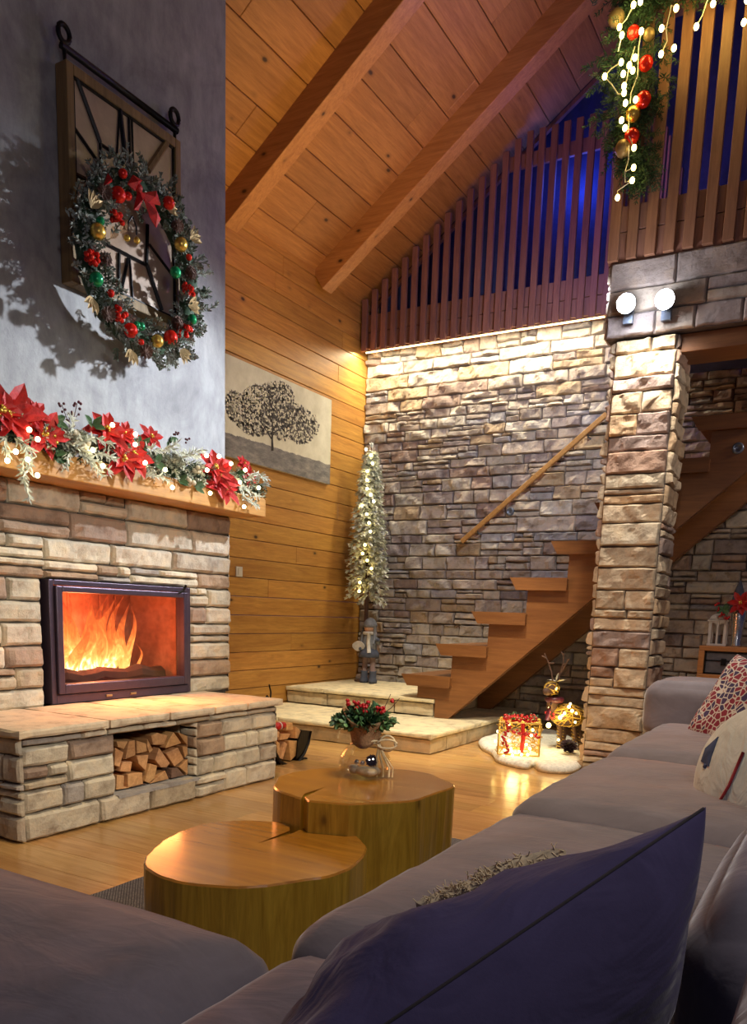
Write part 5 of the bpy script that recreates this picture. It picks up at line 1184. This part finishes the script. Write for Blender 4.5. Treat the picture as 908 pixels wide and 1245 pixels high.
for i in range(14): t = i / 13; berries(mb, gpt(-0.05 + 0.19 * t, -GW - 0.01, GH * (0.75 - 0.12 * t)), 2, 0.011, 0.016)
mb.build('berry_garland', 'berry_red', gb, smooth=True)
mb = MB()
for i in range(36): t = random.uniform(0, 2 * PI); p = gpt(0.12 * math.cos(t), 0.12 * math.sin(t), GH + 0.02); mb.leaf(p, V(random.uniform(-1, 1), random.uniform(-1, 1), random.uniform(0, 1)), UZ, 0.04, 0.02)
mb.build('green_leaves', 'leaf_green', gb)
def yp(a, b, Y): return ony(570 + a / 5.675, 780 + b / 5.675, Y)
for a, b in [(182, 688), (243, 750), (295, 755), (362, 780), (405, 780), (275, 685), (395, 710), (430, 648), (275, 570), (290, 740), (345, 760), (300, 785), (420, 740), (240, 790), (440, 610), (200, 620)]:
    p = yp(a, b, g0.y - 0.12); mb = MB(); mb.ball(p, 0.011, 8); mb.build('light_bulb', 'bulb_yellow', gb, smooth=True)
lamp('string_light_glow', 'POINT', (g0.x, g0.y + 0.04, FZ + 0.14), 4.5, (1.0, 0.72, 0.25), None, 0.08)

rY = 6.35
r0 = V(yp(690, 800, rY).x, rY, FZ)
rd = thing('wicker_reindeer', r0, 'lit wicker reindeer with twig antlers and a dark scarf beside the stone column', 'reindeer')
bc = yp(680, 510, rY); 
mb = MB()
def ell(c, r, n=14, m=10): 
    mb.ball(c, 1, n, sc=r)
mb.ball(bc, 1.0, 14, sc=(0.135, 0.09, 0.085)); mb.tube([bc + V(-0.10, -0.02, 0.02), yp(575, 450, rY - 0.03), yp(580, 370, rY - 0.04)], [0.06, 0.05, 0.042], 10)
hd = yp(570, 325, rY - 0.07); mb.ball(hd, 1.0, 12, sc=(0.055, 0.07, 0.05)); mb.ball(hd + V(-0.015, -0.06, -0.02), 1.0, 10, sc=(0.035, 0.05, 0.032))
legs = [(625, 600, 615, 790, 0.0), (665, 600, 640, 780, 0.10), (745, 580, 765, 770, 0.06), (720, 590, 725, 770, 0.02)]
for a, b, c_, d_, dy in legs:
    p, q = yp(a, b - 60, rY + dy), yp(c_, d_, rY + dy); q.z = FZ; mb.tube([p, p.lerp(q, 0.5) + V(0.008, 0, 0), q], [0.030, 0.018, 0.014], 8)
mb.build('body', 'twig', rd, smooth=True)
mb = MB()
def wrap(c, r, n):
    for i in range(n):
        ax = V(random.gauss(0, 1), random.gauss(0, 1), random.gauss(0, 1)).normalized(); a = ax.orthogonal().normalized(); b = ax.cross(a); t0 = random.uniform(0, 6)
        mb.tube([c + V(*[((a * math.cos(t0 + t) + b * math.sin(t0 + t))[k]) * r[k] * 1.05 for k in range(3)]) for t in np.linspace(0, 2.4, 8)], 0.0038, 4)
wrap(bc, (0.137, 0.092, 0.088), 60); wrap(hd, (0.058, 0.072, 0.053), 22)
for a, b, c_, d_, dy in legs:
    p, q = yp(a, b - 60, rY + dy), yp(c_, d_, rY + dy); q.z = FZ
    mb.tube([p.lerp(q, t) + V(math.cos(t * 60) * 0.022, math.sin(t * 60) * 0.022, 0) for t in np.linspace(0.0, 0.97, 46)], 0.003, 4)
mb.build('wicker_wrap', 'twig_gold', rd)
mb = MB()
for pth in ([(580, 290), (570, 210), (550, 150), (520, 80)], [(550, 150), (590, 150)], [(535, 115), (505, 100)], [(610, 290), (630, 220), (650, 150), (655, 90), (670, 65)], [(650, 160), (670, 150)], [(655, 95), (635, 70)], [(635, 215), (690, 120)]): mb.tube([yp(a, b, rY - 0.05) for a, b in pth], [0.007, 0.006, 0.005, 0.004, 0.003][:len(pth)], 6)
mb.build('antlers', 'twig', rd)
mb = MB(); 
for s, (a, b) in ((-1, (550, 262)), (1, (660, 262)), (1, (610, 240))): p = yp(a, b, rY - 0.06); mb.leaf(yp(600, 275, rY - 0.06), p - yp(600, 275, rY - 0.06), UZ, 0.075, 0.045)
mb.build('ears', 'fur_white', rd)
mb = MB(); sc0 = yp(590, 400, rY - 0.04); mb.tube([sc0 + V(0.055 * math.cos(t), 0.055 * math.sin(t), 0) for t in np.linspace(0, 2 * PI, 16)[:-1]], 0.024, 8, closed=True); mb.tube([sc0 + V(0.0, -0.06, 0), sc0 + V(-0.01, -0.09, -0.08), sc0 + V(-0.02, -0.09, -0.16)], 0.018, 8); mb.build('scarf', 'berry_dark', rd, smooth=True)
mb = MB(); berries(mb, yp(560, 500, rY - 0.11), 8, 0.011, 0.04); mb.build('berry_cluster', 'berry_red', rd, smooth=True)
for a, b, r in [(550, 578, 0.026), (555, 460, 0.014), (628, 525, 0.020), (690, 450, 0.016), (712, 478, 0.016), (660, 495, 0.014), (740, 495, 0.012), (733, 557, 0.012), (617, 678, 0.014), (600, 325, 0.014), (575, 310, 0.010), (555, 330, 0.010), (645, 510, 0.012), (700, 430, 0.012)]:
    mb = MB(); mb.ball(yp(a, b, rY - 0.10), r * 0.8, 10); mb.build('light_bulb', 'bulb_yellow', rd, smooth=True)
lamp('string_light_glow', 'POINT', (bc.x - 0.02, rY - 0.18, bc.z), 2.2, (1.0, 0.75, 0.3), None, 0.06)
for (a, b, rr, lab) in ((683, 815, 0.062, 'large dark pine cone on the white mat in front of the reindeer'), (690, 748, 0.042, 'smaller dark pine cone perched behind the large one on the mat')):
    mb = MB(); p = yp(a, b, 6.12 if rr > 0.05 else 6.22); p.z = FZ + rr * 0.95; cone(mb, p, V(0.2, -0.3, 1), rr, rr * 1.4, 8); o = mb.build('pine_cone', 'cone_dark'); center(o); o.location.z = max(o.location.z, FZ); tag(o, lab, 'pine cone', 'dark pine cones on the mat')

# ================================================================== VASE ON THE TABLE
random.seed(131)
vc = onz(443, 943, zf); vs_ = 1.0
va = thing('glass_vase', (vc.x, vc.y, zf), 'round glass jar wrapped in burlap with jute bow on the taller trunk table', 'vase')
VR = 0.108
prof = [(0.0, 0.003), (0.085, 0.003), (0.102, 0.02), (VR, 0.05), (0.100, 0.085), (0.075, 0.12), (0.050, 0.145), (0.047, 0.16), (0.054, 0.178), (0.051, 0.178), (0.044, 0.16), (0.047, 0.145), (0.072, 0.118), (0.096, 0.084), (VR - 0.004, 0.05), (0.098, 0.023), (0.083, 0.008), (0.0, 0.008)]
mb = MB(); mb.lathe(vc, prof, 32); mb.build('glass_bowl', 'clear_glass', va, smooth=True)
mb = MB(); n = 26; vs = []; fs = []
for i in range(n + 1):
    q = 2 * PI * i / n; top = 0.228 + 0.014 * math.sin(q * 2 + 1.0) + 0.03 * max(0, math.cos(q - 3.4)); low = 0.150 - 0.032 * max(0, math.cos(q + 1.3)) ** 2
    for j in range(7):
        t = j / 6; z = low + (top - low) * t; r = 0.056 + 0.042 * t ** 1.6 + 0.004 * math.sin(q * 5 + t * 4) + (0.05 * max(0, (0.12 - z) / 0.05) if z < 0.12 else 0)
        vs.append(vc + V(r * math.cos(q), r * math.sin(q), z))
for i in range(n):
    for j in range(6): fs.append((i * 7 + j, (i + 1) * 7 + j, (i + 1) * 7 + j + 1, i * 7 + j + 1))
mb.add(vs, fs); o = mb.build('burlap_wrap', 'burlap', va, smooth=True); sd = o.modifiers.new('t', 'SOLIDIFY'); sd.thickness = 0.004
for px, py, mat, r, sc3 in ((447, 943, 'pebble_pale', 0.034, (1.5, 0.9, 0.6)), (467, 941, 'pebble_grey', 0.026, (1.1, 0.9, 0.7)), (420, 938, 'pebble_grey', 0.018, (1.2, 0.9, 0.8)), (430, 933, 'pebble_pale', 0.02, (1.2, 1, 0.6)), (455, 935, 'pebble_pale', 0.018, (1, 1, 0.6))):
    p = onz(px, py, zf + 0.03); d = p - vc; d.z = 0
    if d.length > 0.062: d = d.normalized() * 0.062
    mb = MB(); mb.ball(vc + d + V(0, 0, 0.030), r, 14, sc=sc3, jit=0.02); mb.build('pebble', mat, va, smooth=True)
for dx, dy in ((-0.012, -0.045), (0.018, -0.050)): mb = MB(); mb.ball(vc + V(dx, dy, 0.062), 0.010, 12); mb.build('silver_ball', 'silver', va, smooth=True)
mb = MB(); cone(mb, vc + V(0.045, -0.02, 0.068), V(0.3, -0.8, 0.5), 0.024, 0.035); mb.build('pine_cone', 'cone_dark', va)
rt = V(0.86, 0.50, 0); tb = vc + rt * 0.062 + V(0.01, -0.03, 0.140)
mb = MB()
for k, (a, b) in enumerate(((0.035, 0.020), (0.030, -0.012), (0.045, 0.006))):
    mb.tube([tb + rt * (a * (1 - math.cos(t)) * 0.9 * (1 if k != 1 else -0.5)) + V(0, -0.01 * k, b * math.sin(t) + 0.012 * math.sin(t)) for t in np.linspace(0, 2 * PI, 14)[:-1]], 0.0045, 6, closed=True)
for k, e in enumerate((0.005, 0.03, 0.055, 0.07)): mb.tube([tb, tb + rt * e * 0.5 + V(0, -0.02, -0.05), tb + rt * e + V(0, -0.025, -0.095), tb + rt * (e * 0.95) + V(0, -0.02, -0.133)], 0.0045 if k < 3 else 0.003, 6)
mb.tube([vc + V(0.054 * math.cos(t), 0.054 * math.sin(t), 0.150) for t in np.linspace(0, 2 * PI, 20)[:-1]], 0.004, 6, closed=True)
mb.build('jute_bow', 'jute', va, smooth=True)
fl_ = thing('winter_bouquet', vc + V(0, 0, 0.16), 'green leafy sprigs with red berries arranged in the burlap wrapped jar', 'bouquet')
mb = MB()
for i in range(90):
    q = random.uniform(0, 2 * PI); r = random.uniform(0.2, 1.0); b0 = vc + V(0.045 * r * math.cos(q), 0.045 * r * math.sin(q), 0.205); d = V(math.cos(q) * r * 1.3, math.sin(q) * r * 1.3, 1.0 - 0.65 * r)
    tt = random.choice(((1, 1, 1), (1.3, 1.4, 1.1), (1.9, 1.9, 1.6), (0.7, 0.8, 0.8))); sprig(mb, b0, d, random.uniform(0.05, 0.110), 6, 0.044, 0.020, tt, 0.15)
mb.build('leafy_sprigs', 'leaf_green', fl_)
mb = MB(); 
for pth in ([(0.03, 0.02, 0.22), (0.06, 0.03, 0.27), (0.085, 0.04, 0.335)], [(0.04, 0.02, 0.24), (0.09, 0.04, 0.28), (0.12, 0.05, 0.32)], [(-0.03, 0, 0.22), (-0.04, 0, 0.30)], [(0, 0, 0.22), (-0.012, 0, 0.31)]): mb.tube([vc + V(*p) for p in pth], 0.0018, 4)
mb.build('twigs', 'twig', fl_)
for dx, dz, n, s in ((-0.035, 0.29, 8, 0.02), (-0.010, 0.275, 8, 0.02), (-0.065, 0.300, 5, 0.012), (0.058, 0.275, 12, 0.022), (0.105, 0.315, 3, 0.01), (0.010, 0.30, 4, 0.012)):
    mb = MB(); berries(mb, vc + rt * dx + V(0.02, -0.045, dz), n, 0.0075, s); mb.build('berry_cluster', 'berry_red', fl_, smooth=True)

# ================================================================== GALLERY GARLAND
random.seed(141)
def qp(a, b, y=5.74): return ony(720 + a / 4.787, b / 4.787, y)
gg = thing('gallery_garland', (-1.55, 5.74, 3.80), 'dark fir garland with warm lights hanging over the corner of the gallery railing', 'garland')
mb = MB()
path = [qp(260, -160), (qp(250, 0)), qp(230, 200), qp(270, 400), qp(250, 600), qp(230, 750), qp(260, 900), qp(300, 1050)]
wid = [0.20, 0.22, 0.26, 0.26, 0.24, 0.20, 0.14, 0.06]
for i in range(420):
    t = random.random() * (len(path) - 1.001); k = int(t); f = t - k; c = path[k].lerp(path[k + 1], f); w = wid[k] * (1 - f) + wid[k + 1] * f
    p = c + V(random.gauss(0, 0.42) * w, random.uniform(-0.04, 0.03), random.uniform(-0.03, 0.03)); d = V(random.uniform(-1, 1), random.uniform(-0.8, 0.2), random.uniform(-1, 0.3))
    sprig(mb, p, d, random.uniform(0.08, 0.16), 8, 0.042, 0.007, (1, 1.1, 1), 0.3)
for i in range(220):
    x = random.uniform(-1.6, 0.0); p = V(x, 5.76 + random.uniform(-0.05, 0.03), 4.92 + random.uniform(-0.07, 0.09)); sprig(mb, p, V(random.uniform(-1, 1), random.uniform(-0.8, 0.2), random.uniform(-1, 0.5)), random.uniform(0.08, 0.15), 7, 0.042, 0.007, (1, 1.1, 1), 0.3)
mb.build('fir_foliage', 'needle_green', gg)
mb = MB(); mb.tube(path, 0.02, 6); mb.tube([(-1.7, 5.76, 4.93), (0.0, 5.76, 4.93)], 0.03, 6); mb.build('garland_core', 'needle_green', gg)
GP = [(240, 28), (158, 158), (172, 205), (285, 182), (168, 362), (248, 335), (72, 445), (185, 500), (185, 540), (180, 430), (193, 600), (252, 580), (170, 700), (190, 745), (243, 860), (240, 975), (232, 1050), (147, 1150), (488, 48), (403, 165), (475, 280), (400, 315), (703, 22), (605, 155), (882, 130), (215, 380), (280, 10), (235, 410), (900, 0)]
for a, b in GP: mb = MB(); p = qp(a, b, 5.60); mb.ball(p, 0.0155, 8, sc=(1, 1, 1.25)); mb.build('light_bulb', 'bulb_yellow', gg, smooth=True)
for pts in ([(240, 28), (200, 110), (158, 158)], [(285, 182), (270, 280), (265, 440), (225, 540), (220, 600)], [(168, 362), (110, 400), (72, 445), (110, 490), (150, 548), (190, 545)], [(248, 270), (215, 380), (200, 470), (180, 500)], [(243, 860), (212, 790), (215, 660)], [(240, 975), (190, 1000), (190, 1060), (232, 1050)], [(232, 1050), (147, 1110), (147, 1150)], [(488, 48), (460, 30), (430, 170), (403, 165)], [(430, 170), (435, 240), (400, 315)], [(670, 0), (640, 90), (605, 155)], [(212, 850), (210, 930), (190, 1000)], [(172, 205), (150, 300)]):
    mb = MB(); mb.tube([qp(a, b, 5.61) for a, b in pts], 0.0035, 5); mb.build('light_cable', 'switch_plastic', gg, smooth=True)
for a, b, r, mat, nm in ((312, 370, 32, 'red_gloss', 'red_bauble'), (297, 580, 35, 'red_gloss', 'red_bauble'), (230, 795, 35, 'red_gloss', 'red_bauble'), (237, 665, 34, 'gold_gloss', 'gold_bauble'), (180, 865, 38, 'gold_matt', 'gold_bauble'), (140, 105, 38, 'gold_matt', 'gold_bauble'), (240, 190, 30, 'red_gloss', 'red_bauble'), (330, 200, 26, 'gold_matt', 'gold_bauble')):
    mb = MB(); mb.ball(qp(a, b, 5.65), r / 4.787 / 978.466 * 6.3, 16); mb.build(nm, mat, gg, smooth=True)
lamp('string_light_glow', 'POINT', (-1.62, 5.52, 4.65), 4, (1.0, 0.78, 0.25), None, 0.08)
lamp('string_light_glow', 'POINT', (-1.1, 5.5, 4.75), 6, (1.0, 0.72, 0.15), None, 0.08)

# ================================================================== CONSOLE WITH LANTERNS
def cp(a, b, y=7.60): return ony(840 + a / 7.78, 690 + b / 7.78, y)
tl = cp(70, 735); bl = cp(55, 1045); X0c = (tl.x + bl.x) / 2; Z1, Z0 = tl.z, bl.z; X1c = X0c + 1.15
cn = thing('console_cabinet', ((X0c + X1c) / 2, 7.8, 0), 'orange wood framed console with grey suitcase drawer against the stone wall', 'cabinet')
mb = MB(); mb.box((X0c, 7.60, Z1 - 0.045), (X1c, 8.02, Z1)); mb.box((X0c, 7.60, Z0), (X1c, 8.02, Z0 + 0.04)); mb.box((X0c, 7.60, Z0 + 0.04), (X0c + 0.05, 8.02, Z1 - 0.045)); mb.box((X1c - 0.05, 7.60, Z0 + 0.04), (X1c, 8.02, Z1 - 0.045)); mb.box((X0c + 0.05, 7.98, Z0 + 0.04), (X1c - 0.05, 8.02, Z1 - 0.045)); mb.build('body', 'cabinet_wood', cn, bevel=0.005)
for k in range(2):
    xa = X0c + 0.055 + k * 0.525; dw = 0.515; mb = MB(); mb.box((xa, 7.615, Z0 + 0.045), (xa + dw, 7.9, Z1 - 0.05)); d = mb.build('suitcase_drawer', 'suitcase_grey', cn, bevel=0.012)
    mb = MB(); ring(mb, 0, 0, 0, 0, 0, 0, 0) if False else None
    zt = Z1 - 0.05 - 0.075
    for (xa2, xb2, za, zb) in ((xa, xa + dw, zt - 0.006, zt + 0.004), (xa, xa + dw, Z0 + 0.045, Z0 + 0.055), (xa, xa + dw, Z1 - 0.06, Z1 - 0.05), (xa, xa + 0.012, Z0 + 0.045, Z1 - 0.05), (xa + dw - 0.012, xa + dw, Z0 + 0.045, Z1 - 0.05)): mb.box((xa2, 7.606, za), (xb2, 7.616, zb))
    mb.build('metal_edging', 'black_iron', d)
    for q in (0.30, 0.72): mb = MB(); mb.box((xa + dw * q - 0.022, 7.600, zt - 0.04), (xa + dw * q + 0.022, 7.612, zt + 0.02)); mb.build('latch', 'black_iron', d, bevel=0.004)
for a in (X0c + 0.06, X1c - 0.09):
    for yy in (7.64, 7.95): mb = MB(); mb.box((a, yy, 0), (a + 0.03, yy + 0.03, Z0)); mb.build('leg', 'black_iron', cn)
def lantern(cx, cy, z, w, h, label):
    t = thing('lantern', (cx, cy, z), label, 'lantern', 'white house lanterns on the console'); s = w / 2
    mb = MB(); mb.box((cx - s * 1.08, cy - s * 1.08, z), (cx + s * 1.08, cy + s * 1.08, z + 0.018)); mb.build('base', 'lantern_white', t, bevel=0.003)
    zt = z + h * 0.72
    for a in (-1, 1):
        for b in (-1, 1): mb = MB(); mb.box((cx + a * (s - 0.012) - 0.012, cy + b * (s - 0.012) - 0.012, z + 0.018), (cx + a * (s - 0.012) + 0.012, cy + b * (s - 0.012) + 0.012, zt)); mb.build('corner_post', 'lantern_white', t)
    for (ax_, sgn) in (('x', -1), ('x', 1), ('y', -1), ('y', 1)):   # arched window panels
        mb = MB()
        def P_(u, zz, o=0): return V(cx + u, cy + sgn * (s - 0.005 + o), zz) if ax_ == 'x' else V(cx + sgn * (s - 0.005 + o), cy + u, zz)
        mb.prism([P_(-0.008, z + 0.018), P_(0.008, z + 0.018), P_(0.008, zt), P_(-0.008, zt)], P_(0, 0, 0.01) - P_(0, 0, 0))
        for c in (-s / 2, s / 2):
            r = s / 2 - 0.010; arc_ = [P_(c + r * math.cos(q), zt - r - 0.012 + r * math.sin(q)) for q in np.linspace(0, PI, 9)]
            mb.prism([P_(c + r, zt)] + arc_[:5] + [P_(c, zt)], P_(0, 0, 0.01) - P_(0, 0, 0)); mb.prism([P_(c, zt)] + arc_[4:] + [P_(c - r, zt)], P_(0, 0, 0.01) - P_(0, 0, 0))
        mb.build('arched_window', 'lantern_white', t)
    mb = MB(); mb.box((cx - s + 0.02, cy - s + 0.02, z + 0.018), (cx + s - 0.02, cy + s - 0.02, z + 0.022)); mb.lathe((cx, cy, z + 0.022), [(0, 0), (0.025, 0), (0.025, 0.07), (0, 0.07)], 12); mb.build('candle', 'suitcase_grey', t)
    mb = MB(); q = math.sqrt(2); mb.lathe((cx, cy, zt), [(s * 1.2 * q, 0), (s * 1.2 * q, 0.012), (s * 1.0 * q, 0.02), (s * 0.85 * q, 0.045), (s * 0.5 * q, 0.065), (s * 0.2 * q, 0.072), (0.012, 0.085), (0, 0.09)], 4, ax=(V(1, 1, 0).normalized(), V(-1, 1, 0).normalized(), UZ)); mb.build('roof', 'lantern_white', t, bevel=0.004)
    mb = MB(); mb.tube([(cx + 0.022 * math.cos(a), cy, zt + 0.105 + 0.022 * math.sin(a)) for a in np.linspace(0, 2 * PI, 14)[:-1]], 0.003, 5, closed=True); mb.build('ring_handle', 'lantern_white', t, smooth=True)
l0 = cp(235, 725, 7.68); LW = cp(335, 700, 7.6).x - cp(148, 700, 7.6).x
lantern(l0.x, 7.76, Z1, LW * 0.92, cp(235, 420, 7.68).z - Z1, 'white house lantern with arched windows at the left end of the console')
lantern(l0.x + 0.42, 7.80, Z1, LW * 0.8, (cp(235, 420, 7.68).z - Z1) * 0.95, 'white house lantern at the right edge of the picture behind the glass jar')
random.seed(151); s0 = cp(420, 725, 7.66)
sv = thing('silver_vase', (s0.x, 7.70, Z1), 'silvery glass vase with twigs between the two white lanterns', 'vase')
mb = MB(); mb.lathe((s0.x, 7.70, Z1), [(0.0, 0.0), (0.045, 0), (0.05, 0.01), (0.04, 0.03), (0.05, 0.16), (0.065, 0.28), (0.06, 0.31), (0.052, 0.31), (0.05, 0.28), (0.035, 0.16), (0.03, 0.04), (0, 0.035)], 20); mb.build('vase_body', 'silver', sv, smooth=True)
mb = MB()
for k in range(5): mb.tube([(s0.x + 0.01 * k - 0.02, 7.70, Z1 + 0.25), (s0.x + 0.02 * k - 0.04, 7.70, Z1 + 0.36)], 0.004, 5)
mb.build('twigs', 'twig', sv)
pn = thing('poinsettia_flower', (s0.x, 7.66, Z1 + 0.35), 'red poinsettia flower in the silvery vase on the console', 'flower')
poinsettia(V(s0.x + 0.01, 7.62, Z1 + 0.37), 0.11, V(0, -1, 0.2), 'petals', pn, n=7)
gh = cp(460, 100, 7.7); mb = MB(); mb.lathe((gh.x, 7.78, Z1 + 0.31), [(0.0, 0), (0.062, 0.0), (0.06, 0.06), (0.04, 0.16), (0.015, 0.24), (0, 0.26)], 16); o = mb.build('felt_hat', 'doll_blue', smooth=True); center(o); tag(o, 'dark grey pointed felt shape rising behind the red poinsettia', 'decoration')
bs = thing('berry_sprig', cp(270, 440, 7.68), 'dark red berry and leaf sprig lying on the left lantern roof', 'decoration')
mb = MB(); 
for a, b in ((250, 350), (265, 400), (270, 450), (330, 460), (340, 480), (300, 440)): berries(mb, cp(a, b, 7.62), 4, 0.010, 0.02)
mb.build('berries', 'berry_red', bs, smooth=True)
mb = MB()
for k in range(16): mb.leaf(cp(305, 400, 7.63), V(random.uniform(-1, 1), random.uniform(-0.5, 0.2), random.uniform(-0.8, 1)), UY, 0.06, 0.03)
mb.build('leaves', 'leaf_green', bs)
